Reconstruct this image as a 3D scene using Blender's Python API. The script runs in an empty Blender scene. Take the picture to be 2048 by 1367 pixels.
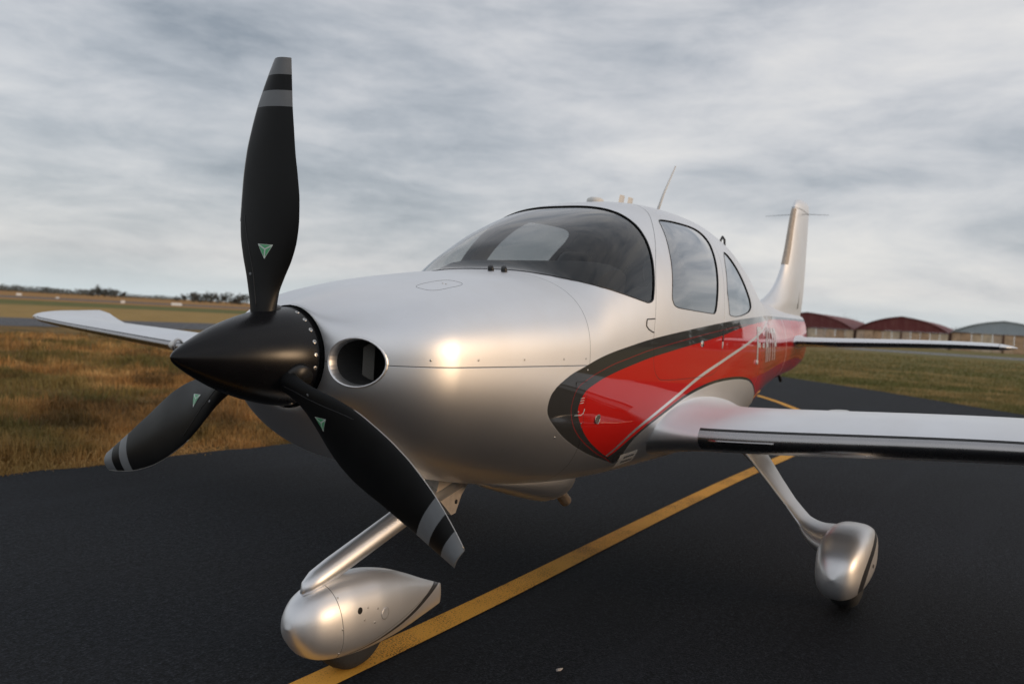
import bpy, bmesh, math, random
import numpy as np
from mathutils import Matrix, Vector
from mathutils.bvhtree import BVHTree

# ------------------------------------------------------------------ camera
scn = bpy.context.scene
COL = scn.collection
CAM_LOC = Vector((-1.53818, -2.17110, 1.36970))
CF = Vector((0.84330405, 0.53664595, -0.02914455))
CR = Vector((0.53740679, -0.84144346, 0.0562748))
CU = Vector((-0.00567615, 0.06311924, 0.99798985))
cd = bpy.data.cameras.new('camera'); cam = bpy.data.objects.new('camera', cd); COL.objects.link(cam)
cam.matrix_world = Matrix(((CR.x, CU.x, -CF.x, CAM_LOC.x), (CR.y, CU.y, -CF.y, CAM_LOC.y), (CR.z, CU.z, -CF.z, CAM_LOC.z), (0, 0, 0, 1)))
cd.sensor_width = 36; cd.lens = 1671.4 / 2048 * 36; cd.clip_start = 0.05; cd.clip_end = 6000
cd.dof.use_dof = True; cd.dof.focus_distance = 3.1; cd.dof.aperture_fstop = 2.8
scn.camera = cam

# ------------------------------------------------------------------ light
SUN_DIR = Vector((0.30, -0.945, 0.125)).normalized()      # towards the sun
SUN_EL = math.asin(SUN_DIR.z); SUN_AZ = math.atan2(SUN_DIR.x, SUN_DIR.y)
w = bpy.data.worlds.new('World'); scn.world = w; w.use_nodes = True
class NT:
    def __init__(s, tree):
        s.t = tree; s.n = tree.nodes; s.l = tree.links; s.n.clear()
    def node(s, typ, **kw):
        n = s.n.new(typ)
        for k, v in kw.items():
            if k == 'inp':
                for i, val in v.items():
                    if hasattr(val, 'is_output'): s.l.new(val, n.inputs[i])
                    else: n.inputs[i].default_value = val
            else: setattr(n, k, v)
        return n
    def math(s, op, a, b=0.0, c=None, clamp=False):
        n = s.node('ShaderNodeMath', operation=op, use_clamp=clamp, inp={0: a, 1: b})
        if c is not None:
            if hasattr(c, 'is_output'): s.l.new(c, n.inputs[2])
            else: n.inputs[2].default_value = c
        return n.outputs[0]
    def mix(s, f, a, b):
        n = s.node('ShaderNodeMix', data_type='RGBA', inp={0: f, 6: a if hasattr(a, 'is_output') else (*a[:3], 1), 7: b if hasattr(b, 'is_output') else (*b[:3], 1)})
        return n.outputs[2]
    def ramp(s, f, stops):
        n = s.node('ShaderNodeValToRGB', inp={0: f}); e = n.color_ramp.elements
        while len(e) < len(stops): e.new(0.5)
        for el, (p, c) in zip(e, stops):
            el.position = p; el.color = (c, c, c, 1) if not hasattr(c, '__len__') else (*c[:3], 1)
        return n.outputs[0]
    def noise(s, vec, scale, detail=4, rough=0.5, dist=0.0):
        n = s.node('ShaderNodeTexNoise', inp={'Scale': scale, 'Detail': detail, 'Roughness': rough, 'Distortion': dist})
        if vec is not None: s.l.new(vec, n.inputs['Vector'])
        return n.outputs['Fac']
    def step(s, v, width=0.001):          # 1 where v < 0, soft over +-width
        n = s.node('ShaderNodeMapRange', inp={0: v, 1: -width, 2: width, 3: 1.0, 4: 0.0}); n.clamp = True
        return n.outputs[0]
    def attr(s, name):
        return s.node('ShaderNodeAttribute', attribute_name=name).outputs['Fac']

T = NT(w.node_tree)
out = T.node('ShaderNodeOutputWorld'); bg = T.node('ShaderNodeBackground'); T.l.new(bg.outputs[0], out.inputs[0])
sky = T.node('ShaderNodeTexSky', sky_type='NISHITA', sun_disc=False, sun_elevation=SUN_EL, sun_rotation=SUN_AZ, altitude=50, air_density=1.0, dust_density=1.5)
tc = T.node('ShaderNodeTexCoord'); sep = T.node('ShaderNodeSeparateXYZ', inp={0: tc.outputs['Generated']})
zz = T.math('MAXIMUM', sep.outputs[2], 0.0)
den = T.math('ADD', zz, 0.15)
px = T.math('DIVIDE', sep.outputs[0], den); py = T.math('DIVIDE', sep.outputs[1], den)
pv = T.node('ShaderNodeCombineXYZ', inp={0: px, 1: py, 2: T.math('MULTIPLY', zz, 3.0)}).outputs[0]
# the layered cloud deck, thicker and thinner
SEED = (21.0, 5.0, 3.0)
pv = T.node('ShaderNodeVectorMath', operation='ADD', inp={0: pv, 1: SEED}).outputs[0]
n1 = T.noise(pv, 0.55, 4, 0.5, 0.5)
sv = T.node('ShaderNodeCombineXYZ', inp={0: T.math('MULTIPLY', sep.outputs[0], 2.2), 1: T.math('MULTIPLY', sep.outputs[1], 2.2), 2: T.math('MULTIPLY', zz, 9.5)}).outputs[0]
n3 = T.noise(sv, 1.0, 8, 0.48, 0.7)
sw = T.node('ShaderNodeCombineXYZ', inp={0: T.math('MULTIPLY', sep.outputs[0], 5.0), 1: T.math('MULTIPLY', sep.outputs[1], 5.0), 2: T.math('MULTIPLY', zz, 17.0)}).outputs[0]
n4 = T.noise(sw, 1.25, 10, 0.62, 0.25)
mixv = T.math('ADD', T.math('MULTIPLY', n1, 0.30), T.math('ADD', T.math('MULTIPLY', n3, 0.38), T.math('MULTIPLY', n4, 0.32)))
cloud = T.ramp(mixv, [(0.35, (2.0, 2.25, 2.62)), (0.44, (3.2, 3.40, 3.74)), (0.50, (4.1, 4.2, 4.46)), (0.555, (4.8, 4.82, 4.97)), (0.64, (5.7, 5.58, 5.5))])
low = T.ramp(zz, [(0.0, 0.0), (0.015, 0.3), (0.05, 1.0)])
hz = T.node('ShaderNodeMix', data_type='RGBA', inp={0: low, 6: (4.6, 5.15, 5.4, 1), 7: cloud}).outputs[2]
skyc = T.node('ShaderNodeMix', data_type='RGBA', inp={0: 0.86, 6: sky.outputs[0], 7: hz}).outputs[2]
T.l.new(skyc, bg.inputs[0]); bg.inputs[1].default_value = 0.15

sd = bpy.data.lights.new('sun', 'SUN'); sd.energy = 1.05; sd.angle = math.radians(14.0); sd.color = (1.0, 0.68, 0.41)
so = bpy.data.objects.new('sun', sd); COL.objects.link(so); so.rotation_euler = SUN_DIR.to_track_quat('Z', 'Y').to_euler()
scn.view_settings.view_transform = 'Standard'; scn.view_settings.look = 'None'; scn.view_settings.gamma = 1; scn.view_settings.exposure = 0.0
scn.cycles.max_bounces = 10; scn.cycles.transparent_max_bounces = 16; scn.cycles.caustics_reflective = False

# ------------------------------------------------------------------ helpers
rng = np.random.default_rng(7); random.seed(7)
def pchip(xs, ys):
    xs = np.asarray(xs, float); ys = np.asarray(ys, float); h = np.diff(xs); d = np.diff(ys) / h
    m = np.zeros_like(ys); m[0] = d[0]; m[-1] = d[-1]
    for i in range(1, len(xs) - 1):
        if d[i - 1] * d[i] > 0:
            w1 = 2 * h[i] + h[i - 1]; w2 = h[i] + 2 * h[i - 1]
            m[i] = (w1 + w2) / (w1 / d[i - 1] + w2 / d[i])
    def f(x):
        x = np.clip(np.asarray(x, float), xs[0], xs[-1]); i = np.clip(np.searchsorted(xs, x) - 1, 0, len(h) - 1)
        t = (x - xs[i]) / h[i]; t2 = t * t; t3 = t2 * t
        return (2*t3-3*t2+1)*ys[i] + (t3-2*t2+t)*h[i]*m[i] + (-2*t3+3*t2)*ys[i+1] + (t3-t2)*h[i]*m[i+1]
    return f
def obj(name, verts, faces, mat, parent=None, smooth=True, sharp=None):
    me = bpy.data.meshes.new(name)
    me.from_pydata([tuple(map(float, v)) for v in verts], [], [tuple(map(int, f)) for f in faces])
    for m in (mat if isinstance(mat, (list, tuple)) else [mat]): me.materials.append(m)
    if smooth:
        me.polygons.foreach_set('use_smooth', [True] * len(me.polygons))
        if sharp is not None: me.set_sharp_from_angle(angle=math.radians(sharp))
    me.update()
    o = bpy.data.objects.new(name, me); COL.objects.link(o)
    if parent is not None: o.parent = parent
    return o
def share(o, name, parent, M=None):
    c = o.copy(); c.name = name; COL.objects.link(c); c.parent = parent
    if M is not None: c.matrix_local = M
    return c
def empty(name, loc=(0, 0, 0)):
    o = bpy.data.objects.new(name, None); o.empty_display_size = 0.2; COL.objects.link(o); o.location = loc; return o
def tag(o, label=None, cat=None, group=None, kind=None):
    for k, v in (('label', label), ('category', cat), ('group', group), ('kind', kind)):
        if v: o[k] = v
    return o
def grid_faces(nr, nc, wrap=True, off=0, flip=False):
    F = []
    for i in range(nr - 1):
        for j in range(nc if wrap else nc - 1):
            a = i * nc + j; b = i * nc + (j + 1) % nc; c = a + nc; d = b + nc
            F.append((off+a, off+c, off+d, off+b) if flip else (off+a, off+b, off+d, off+c))
    return F
def loft(rings, cap0=False, cap1=False, wrap=True, flip=False):
    nr, nc = len(rings), len(rings[0]); V = [tuple(p) for r in rings for p in r]
    F = grid_faces(nr, nc, wrap, 0, flip)
    if cap0: F.append(tuple(range(nc)) if flip else tuple(range(nc))[::-1])
    if cap1: F.append(tuple(range((nr-1)*nc, nr*nc))[::-1] if flip else tuple(range((nr-1)*nc, nr*nc)))
    return V, F
def join(*parts):
    V = []; F = []
    for v, f in parts:
        o = len(V); V += list(v); F += [tuple(i + o for i in q) for q in f]
    return V, F
def box(x0, x1, y0, y1, z0, z1):
    V = [(x, y, z) for x in (x0, x1) for y in (y0, y1) for z in (z0, z1)]
    return V, [(0,1,3,2), (4,6,7,5), (0,4,5,1), (2,3,7,6), (0,2,6,4), (1,5,7,3)]
def tube(path, rad, n=10, closed=False, caps=True, flat=1.0):
    P = [Vector(p) for p in path]; N = len(P); rings = []
    rad = rad if hasattr(rad, '__len__') else [rad] * N
    up = None
    for i in range(N):
        t = (P[(i+1) % N] - P[i-1]) if closed else (P[min(i+1, N-1)] - P[max(i-1, 0)])
        t.normalize()
        if up is None:
            up = Vector((0, 0, 1)) if abs(t.z) < 0.9 else Vector((1, 0, 0))
        a = t.cross(up); 
        if a.length < 1e-6: a = t.orthogonal()
        a.normalize(); up = a.cross(t).normalized()
        rings.append([tuple(P[i] + (a * math.cos(k*2*math.pi/n) + up * math.sin(k*2*math.pi/n) * flat) * rad[i]) for k in range(n)])
    if closed: rings.append(rings[0])
    return loft(rings, caps and not closed, caps and not closed)
def disc_screw(r, h, n=10):           # shallow domed head along +Z
    rings = [[(rr*math.cos(a), rr*math.sin(a), z) for a in np.linspace(0, 2*math.pi, n, endpoint=False)] for rr, z in ((r, 0), (r, h*0.6), (r*0.75, h), (r*0.25, h*0.95))]
    return loft(rings, False, True)
def place(normal, loc, spin=0.0):
    q = Vector(normal).to_track_quat('Z', 'Y')
    return Matrix.Translation(Vector(loc)) @ q.to_matrix().to_4x4() @ Matrix.Rotation(spin, 4, 'Z')

# ------------------------------------------------------------------ materials
def mat(name):
    m = bpy.data.materials.new(name); m.use_nodes = True; t = NT(m.node_tree)
    o = t.node('ShaderNodeOutputMaterial'); b = t.node('ShaderNodeBsdfPrincipled'); t.l.new(b.outputs[0], o.inputs[0])
    return m, t, b
def setp(b, **k):
    for n, v in k.items(): b.inputs[n.replace('_', ' ')].default_value = (*v, 1) if isinstance(v, tuple) and len(v) == 3 else v
def simple(name, col, rough=0.5, metal=0.0, coat=0.0, vary=0.0, scale=20.0, bump=0.0, spec=0.5):
    m, t, b = mat(name); setp(b, Base_Color=col, Roughness=rough, Metallic=metal, Coat_Weight=coat, Coat_Roughness=0.04)
    b.inputs['Specular IOR Level'].default_value = spec
    if vary or bump:
        c = t.node('ShaderNodeTexCoord'); n = t.noise(c.outputs['Object'], scale, 6, 0.6)
        if vary:
            lo = tuple(x * (1 - vary) for x in col); hi = tuple(min(1, x * (1 + vary)) for x in col)
            t.l.new(t.ramp(n, [(0.3, lo), (0.7, hi)]), b.inputs['Base Color'])
            t.l.new(t.node('ShaderNodeMapRange', inp={0: n, 1: 0.3, 2: 0.7, 3: max(0.02, rough * 0.85), 4: min(1, rough * 1.15)}).outputs[0], b.inputs['Roughness'])
        if bump:
            bn = t.node('ShaderNodeBump', inp={'Strength': bump, 'Distance': 0.01, 'Height': n}); t.l.new(bn.outputs[0], b.inputs['Normal'])
    return m
SILVER = (0.84, 0.85, 0.87)
def silver_nodes(t, b):
    c = t.node('ShaderNodeTexCoord')
    d = t.noise(c.outputs['Object'], 2.2, 5, 0.6); g = t.noise(c.outputs['Object'], 900, 1, 0.5)
    col = t.mix(t.node('ShaderNodeMapRange', inp={0: d, 1: 0.35, 2: 0.7}).outputs[0], SILVER, (0.78, 0.78, 0.785))
    col = t.mix(t.math('MULTIPLY', t.node('ShaderNodeMapRange', inp={0: g, 1: 0.55, 2: 0.75}).outputs[0], 0.25), col, (0.92, 0.92, 0.92))
    rg = t.node('ShaderNodeMapRange', inp={0: d, 1: 0.3, 2: 0.75, 3: 0.43, 4: 0.49}).outputs[0]
    return col, rg
def silver_mat(name):
    m, t, b = mat(name); col, rg = silver_nodes(t, b)
    t.l.new(col, b.inputs['Base Color']); t.l.new(rg, b.inputs['Roughness'])
    setp(b, Metallic=1.0, Coat_Weight=0.4, Coat_Roughness=0.22); return m
M_SILVER = silver_mat('silver_paint')
M_SPIN = simple('spinner_black', (0.006, 0.006, 0.007), 0.28, 0, 0, 0.15, 6, spec=.30)
M_BLADE = simple('blade_black', (0.006, 0.0065, 0.007), 0.40, 0, 0, 0.15, 6, spec=.22)
M_TIP = simple('blade_tip_grey', (0.17, 0.18, 0.19), 0.45, 0, 0, 0.08, 30)
M_BLACK = simple('black_trim', (0.012, 0.012, 0.012), 0.4)
M_LE = simple('leading_edge_metal', (0.42, 0.41, 0.41), 0.27, 1.0, 0, 0.06, 7)
M_CHROME = simple('steel', (0.55, 0.54, 0.52), 0.3, 1.0)
M_DARK = simple('duct_dark', (0.03, 0.03, 0.03), 0.6)
M_BAFFLE = simple('baffle_grey', (0.13, 0.125, 0.115), 0.5, 0.5, 0, 0.15, 12)
M_INT = simple('cabin_lining', (0.035, 0.032, 0.030), 0.8, 0, 0, 0.15, 8)
M_SEAT = simple('seat_leather', (0.035, 0.032, 0.03), 0.5, 0, 0, 0.2, 20)
M_DASH = simple('glareshield_black', (0.015, 0.015, 0.016), 0.75)
M_TYRE = simple('tyre_rubber', (0.02, 0.02, 0.02), 0.8, 0, 0, 0.3, 60, 0.3)
M_WHITE = simple('white_plastic', (0.75, 0.74, 0.71), 0.4)
M_PIPE = simple('exhaust_steel', (0.42, 0.33, 0.25), 0.45, 0.8, 0, 0.3, 25)
M_GREEN = simple('sticker_green', (0.10, 0.42, 0.20), 0.35)
M_STW = simple('sticker_white', (0.62, 0.68, 0.65), 0.35)
M_BEIGE = simple('primer_beige', (0.50, 0.43, 0.36), 0.55, 0, 0, 0.15, 30)
def glass_mat(name, tint, ex):
    m = bpy.data.materials.new(name); m.use_nodes = True; t = NT(m.node_tree)
    o = t.node('ShaderNodeOutputMaterial'); tr = t.node('ShaderNodeBsdfTransparent', inp={0: (*tint, 1)})
    gl = t.node('ShaderNodeBsdfGlossy', inp={0: (1, 1, 1, 1), 'Roughness': 0.015}); g = t.node('ShaderNodeNewGeometry')
    dt = t.node('ShaderNodeVectorMath', operation='DOT_PRODUCT', inp={0: g.outputs['Normal'], 1: g.outputs['Incoming']}).outputs['Value']
    f1 = t.math('ADD', .022, t.math('MULTIPLY', .978, t.math('POWER', t.math('SUBTRACT', 1.0, t.math('ABSOLUTE', dt), clamp=True), ex)))
    fr = t.math('DIVIDE', t.math('MULTIPLY', f1, 2.0), t.math('ADD', 1.0, f1))
    mx = t.node('ShaderNodeMixShader', inp={0: fr, 1: tr.outputs[0], 2: gl.outputs[0]}); t.l.new(mx.outputs[0], o.inputs[0])
    return m
M_GLASS = glass_mat('canopy_glass', (0.62, 0.64, 0.64), 5.0); M_SIDEGLASS = glass_mat('side_glass', (0.55, 0.57, 0.58), 3.0)
# ================================================================== AIRPLANE
HZ = 1.195; XP = 0.3554
plane = empty('airplane', (0, 0, 0))
tag(plane, 'silver and red low wing propeller airplane parked on the taxiway', 'airplane')
xs_ = [.44, .60, .80, 1.05, 1.30, 1.60, 1.80, 2.0, 2.3, 2.6, 3.0, 3.4, 3.8, 4.2, 4.6, 5.0, 5.5, 6.0, 6.5, 7.0, 7.45]
fw = pchip(xs_, [.465, .49, .522, .552, .578, .602, .613, .625, .64, .645, .645, .63, .60, .55, .48, .405, .32, .25, .19, .14, .08])
ft = pchip(xs_, [1.395, 1.425, 1.468, 1.512, 1.548, 1.585, 1.73, 1.85, 1.968, 2.034, 2.067, 2.075, 2.048, 1.97, 1.86, 1.75, 1.66, 1.62, 1.59, 1.57, 1.55])
fb = pchip(xs_, [.95, .86, .785, .715, .66, .61, .59, .58, .575, .575, .575, .585, .61, .66, .71, .77, .84, .90, .95, .99, 1.06])
fc = pchip([.44, 1.8, 3.0, 4.6, 7.45], [1.195, 1.19, 1.14, 1.17, 1.28])
fnu = pchip([.44, .9, 1.4, 1.75, 2.2, 3.0, 3.6, 5, 7.45], [2.9, 2.8, 2.75, 2.9, 2.9, 2.7, 2.5, 2.1, 2.0])
fnl = pchip([.44, .9, 1.6, 2.4, 3.4, 5, 7.45], [2.4, 2.4, 2.5, 2.7, 2.7, 2.3, 2.1])
RS = 0.176
def fus(x, th, off=0.0):
    c, s = np.cos(th), np.sin(th)
    wd, zt, zb, zc = fw(x) - off, ft(x) - off, fb(x) + off, fc(x)
    n = np.where(s >= 0, fnu(x), fnl(x)); h = np.where(s >= 0, zt - zc, zc - zb)
    y = -wd * np.sign(c) * np.abs(c) ** (2 / n); z = h * np.sign(s) * np.abs(s) ** (2 / n)
    r = np.hypot(y, z); dy, dz = y / r, z / r
    el = np.degrees(np.arcsin(np.clip(dz, -1, 1)))
    fade = np.clip((0.95 - x) / 0.5, 0, 1) ** 1.5
    r = r * (1 - 0.10 * fade * np.exp(-((el - 50) / 22) ** 2))
    u = np.clip((x - 0.455) / 0.30, 0, 1); sfac = np.sqrt(np.maximum(0, 1 - (1 - u) ** 2)) ** 0.95
    r = RS + (r - RS) * sfac
    return dy * r, zc + dz * r
NTH = 224
XST = np.concatenate([0.455 + 0.30 * (1 - np.cos(np.linspace(0, math.pi / 2, 40))), np.arange(0.78, 7.2, 0.028), [7.22, 7.30, 7.36, 7.41, 7.44, 7.45]])
def fus_grid(X, off=0.0):
    th = np.linspace(0, 2 * math.pi, NTH, endpoint=False)
    V = []
    for x in X:
        y, z = fus(np.full(NTH, x), th, off); V.append(np.stack([np.full(NTH, x), y, z], 1))
    return np.concatenate(V)
def resample(pts, closed=True, n=8):      # Catmull-Rom through the points
    P = np.asarray(pts, float); N = len(P); out = []
    for i in range(N if closed else N - 1):
        g = (lambda k: P[k % N]) if closed else (lambda k: P[min(max(k, 0), N - 1)])
        p0, p1, p2, p3 = g(i-1), g(i), g(i+1), g(i+2)
        for t in np.linspace(0, 1, n, endpoint=False):
            out.append(0.5 * ((2*p1) + (-p0+p2)*t + (2*p0-5*p1+4*p2-p3)*t*t + (-p0+3*p1-3*p2+p3)*t**3))
    if not closed: out.append(P[-1])
    return np.array(out)
def hull(P):
    P = sorted(map(tuple, P)); 
    def half(p):
        h = []
        for q in p:
            while len(h) > 1 and (h[-1][0]-h[-2][0])*(q[1]-h[-2][1]) - (h[-1][1]-h[-2][1])*(q[0]-h[-2][0]) <= 0: h.pop()
            h.append(q)
        return h
    return np.array(half(P)[:-1] + half(P[::-1])[:-1])      # counter-clockwise
def cut(bm, faces, poly, ax):             # split faces along a convex prism; returns the faces inside
    inside = set(faces); n = len(poly)
    for i in range(n):
        a, b = poly[i], poly[(i + 1) % n]; d = b - a
        if np.hypot(*d) < 1e-7: continue
        co = [0, 0, 0]; no = [0, 0, 0]; co[ax[0]], co[ax[1]] = a; no[ax[0]], no[ax[1]] = d[1], -d[0]
        co, no = Vector(co), Vector(no).normalized()
        vs = {v for f in inside for v in f.verts}; es = {e for f in inside for e in f.edges}
        r = bmesh.ops.bisect_plane(bm, geom=list(vs) + list(es) + list(inside), plane_co=co, plane_no=no, dist=1e-6)
        inside = {f for f in r['geom'] if isinstance(f, bmesh.types.BMFace) and (f.calc_center_median() - co).dot(no) < 0}
    return inside
def sdist(P, poly):                       # signed distance, negative inside
    P = np.asarray(P); d = np.full(len(P), 1e9); ins = np.zeros(len(P), bool); n = len(poly)
    for i in range(n):
        a, b = poly[i], poly[(i + 1) % n]; e = b - a; l = e @ e
        if l < 1e-12: continue
        t = np.clip(((P - a) @ e) / l, 0, 1); q = a + t[:, None] * e; d = np.minimum(d, np.hypot(*(P - q).T))
        c = (a[1] > P[:, 1]) != (b[1] > P[:, 1])
        with np.errstate(divide='ignore', invalid='ignore'):
            ins ^= c & (P[:, 0] < (b[0]-a[0]) * (P[:, 1]-a[1]) / (b[1]-a[1]) + a[0])
    return np.where(ins, -d, d)
# window outlines, side view (x, z)
WS = hull([(1.572, 1.585), (1.60, 1.567), (1.638, 1.551), (1.73, 1.525), (1.82, 1.509), (1.909, 1.495), (2.014, 1.480), (2.05, 1.476), (2.074, 1.474), (2.095, 1.476), (2.112, 1.484), (2.126, 1.499), (2.143, 1.535), (2.166, 1.590), (2.209, 1.690), (2.245, 1.780), (2.270, 1.855), (2.285, 1.92), (2.295, 2.0), (2.295, 2.2), (1.50, 2.2), (1.50, 1.75)])
DW = hull(resample([(2.536,1.90),(2.495,1.855),(2.43,1.752),(2.375,1.624),(2.335,1.523),(2.340,1.490),(2.365,1.471),(2.45,1.462),(2.7,1.457),(2.898,1.452),(2.945,1.458),(2.977,1.485),(3.035,1.588),(3.10,1.71),(3.17,1.815),(3.20,1.880),(3.17,1.925),(3.061,1.945),(2.809,1.942),(2.617,1.930),(2.56,1.918)], n=4))
RW = hull(resample([(3.440,1.832),(3.34,1.76),(3.262,1.659),(3.20,1.55),(3.195,1.485),(3.223,1.456),(3.392,1.451),(3.666,1.480),(3.79,1.510),(3.820,1.545),(3.799,1.598),(3.682,1.733),(3.578,1.810),(3.50,1.838)], n=4))
INL_C = (0.288, 1.195); INL_R = (0.096, 0.084)
def inlet_poly(s, k=1.0, n=32):
    return np.array([(s * INL_C[0] + INL_R[0]*k*math.cos(a), INL_C[1] + INL_R[1]*k*math.sin(a)) for a in np.linspace(0, 2*math.pi, n, endpoint=False)])

def bm_from(V, F):
    me = bpy.data.meshes.new('tmp'); me.from_pydata(V.tolist() if hasattr(V, 'tolist') else V, [], F); bm = bmesh.new(); bm.from_mesh(me); bpy.data.meshes.remove(me)
    bm.verts.ensure_lookup_table(); bm.faces.ensure_lookup_table(); return bm
def extract(faces):
    idx = {}; V = []; F = []
    for f in faces:
        q = []
        for v in f.verts:
            if v not in idx: idx[v] = len(V); V.append(tuple(v.co))
            q.append(idx[v])
        F.append(tuple(q))
    return V, F
def boundary_loops(V, F):
    from collections import defaultdict
    cnt = defaultdict(int)
    for f in F:
        for a, b in zip(f, f[1:] + f[:1]): cnt[(min(a, b), max(a, b))] += 1
    adj = defaultdict(list)
    for (a, b), c in cnt.items():
        if c == 1: adj[a].append(b); adj[b].append(a)
    seen = set(); loops = []
    for s in adj:
        if s in seen: continue
        L = [s]; seen.add(s); cur = s
        while True:
            nx = [q for q in adj[cur] if q not in seen]
            if not nx: break
            cur = nx[0]; seen.add(cur); L.append(cur)
        if len(L) > 6: loops.append([V[i] for i in L])
    return loops
# reference smooth surface for normals
GV = fus_grid(XST); GF = grid_faces(len(XST), NTH, True, 0, True)
bmr = bm_from(GV, GF); bmr.normal_update()
REFN = np.array([v.normal for v in bmr.verts]); BVH = BVHTree.FromBMesh(bmr); REFF = [tuple(v.index for v in f.verts) for f in bmr.faces]; bmr.free()
if np.mean([REFN[i] @ np.array([0, *(GV[i][1:] - np.array([0, 1.2]))]) for i in range(5000, 40000, 997)]) < 0: REFN = -REFN
def surf_normals(V):
    N = []
    for v in V:
        co, no, fi, d = BVH.find_nearest(Vector(v)); q = REFF[fi]
        wts = np.array([1 / (np.linalg.norm(GV[k] - np.array(v)) + 1e-5) ** 2 for k in q]); n = (REFN[list(q)] * wts[:, None]).sum(0); N.append(n / np.linalg.norm(n))
    return np.array(N)
def set_normals(o, N):
    o.data.normals_split_custom_set_from_vertices([tuple(n) for n in N])

bm = bm_from(GV, GF)
PANES = {}
def in_x(a, b, zmin=-9, ysgn=0): return [f for f in bm.faces if all(a < v.co.x < b for v in f.verts) and f.calc_center_median().z > zmin and (ysgn == 0 or f.calc_center_median().y * ysgn > 0)]
for nm, poly, a, b, z, sides in (('windshield', WS, 1.3, 2.7, 1.38, (0,)), ('door_window', DW, 2.3, 3.3, 1.35, (-1, 1)), ('rear_window', RW, 3.2, 4.4, 1.35, (-1, 1))):
    for s in sides:
        fs = cut(bm, in_x(a, b, z, s), poly, (0, 2)); PANES[(nm, s)] = extract(fs)
        bmesh.ops.delete(bm, geom=list(fs), context='FACES')
INL_LOOPS = {}
for s in (-1, 1):
    fs = cut(bm, in_x(0.4, 0.80, 0.9, s), inlet_poly(s), (1, 2)); V_, F_ = extract(fs)
    L = max(boundary_loops(V_, F_), key=len); L.sort(key=lambda p: math.atan2(p[2] - INL_C[1], p[1] - s * INL_C[0])); INL_LOOPS[s] = L
    bmesh.ops.delete(bm, geom=list(fs), context='FACES')
loose = [v for v in bm.verts if not v.link_faces]; bmesh.ops.delete(bm, geom=loose, context='VERTS')
FV, FF = extract(bm.faces); bm.free()

# paint scheme: regions in the side view (x, z)
_top = [(2.11,.697),(1.805,.772),(1.60,.836),(1.446,.899),(1.339,.960),(1.291,.997),(1.274,1.030),(1.280,1.075),(1.318,1.112),(1.406,1.156),(1.478,1.178),(1.529,1.194),(1.616,1.220),(1.733,1.246),(1.858,1.268),(1.987,1.290),(2.107,1.308),(2.282,1.330),(2.645,1.368),(3.107,1.410),(3.586,1.444),(4.3,1.475),(5.2,1.498),(6.4,1.512),(7.8,1.52)]
_low = [(5.0,.60),(4.32,.85),(4.05,.965),(3.884,1.022),(3.69,1.060),(3.394,1.077),(3.048,1.074),(2.784,1.050),(2.554,1.012),(2.367,.958),(2.171,.885),(2.08,.812),(2.10,.72)]
OUTER = np.array(list(map(tuple, resample(_top, False, 4))) + [(8.2, 1.5), (8.2, .3), (5.4, .3)] + list(map(tuple, resample(_low, False, 4))))
_rt = [(1.96,.752),(1.92,.763),(1.833,.794),(1.69,.853),(1.586,.912),(1.517,.972),(1.494,1.010),(1.500,1.049),(1.526,1.082),(1.545,1.094),(1.608,1.117),(1.674,1.137),(1.794,1.164),(1.944,1.193),(2.116,1.223),(2.29,1.246),(2.462,1.267),(2.655,1.288),(2.866,1.311),(3.094,1.338),(3.574,1.395),(4.3,1.440),(5.2,1.470),(6.4,1.490),(7.8,1.50)]
REDP = np.array(list(map(tuple, resample(_rt, False, 4))) + [(8.2, 1.49), (8.2, .3), (5.4, .3)] + [(x - .004, z + .016) for x, z in resample(_low[:-2], False, 4)] + [(2.045, .832)])
_in = [(2.06,.708),(1.958,.743),(1.805,.790),(1.631,.859),(1.516,.924),(1.455,.987),(1.440,1.034),(1.452,1.085),(1.482,1.112),(1.537,1.134),(1.601,1.156),(1.739,1.192),(1.863,1.215),(1.992,1.239),(2.112,1.259),(2.286,1.282),(2.647,1.324),(3.076,1.366),(3.6,1.408)]
INNER = np.array(list(map(tuple, resample(_in, False, 4))) + [(8.2, 1.45), (8.2, .3), (2.6, .5)])
DIAGP = np.array(list(map(tuple, resample([(1.88,.70),(1.935,.762),(2.04,.864),(2.214,.947),(2.438,1.026),(2.724,1.112),(3.123,1.198),(3.416,1.250),(3.719,1.300),(4.1,1.36),(4.5,1.42),(5,1.50),(6,1.66)], False, 5))) + [(6.0, .1), (1.88, .1)])
DOOR = resample([(2.50,1.928),(2.30,1.76),(2.185,1.600),(2.130,1.395),(2.115,1.278),(2.135,1.172),(2.18,1.125),(2.264,1.109),(2.657,1.11),(2.928,1.121),(3.025,1.175),(3.07,1.27),(3.094,1.38),(3.16,1.6),(3.28,1.85),(3.22,2.02),(2.8,2.06)], True, 6)

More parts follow.
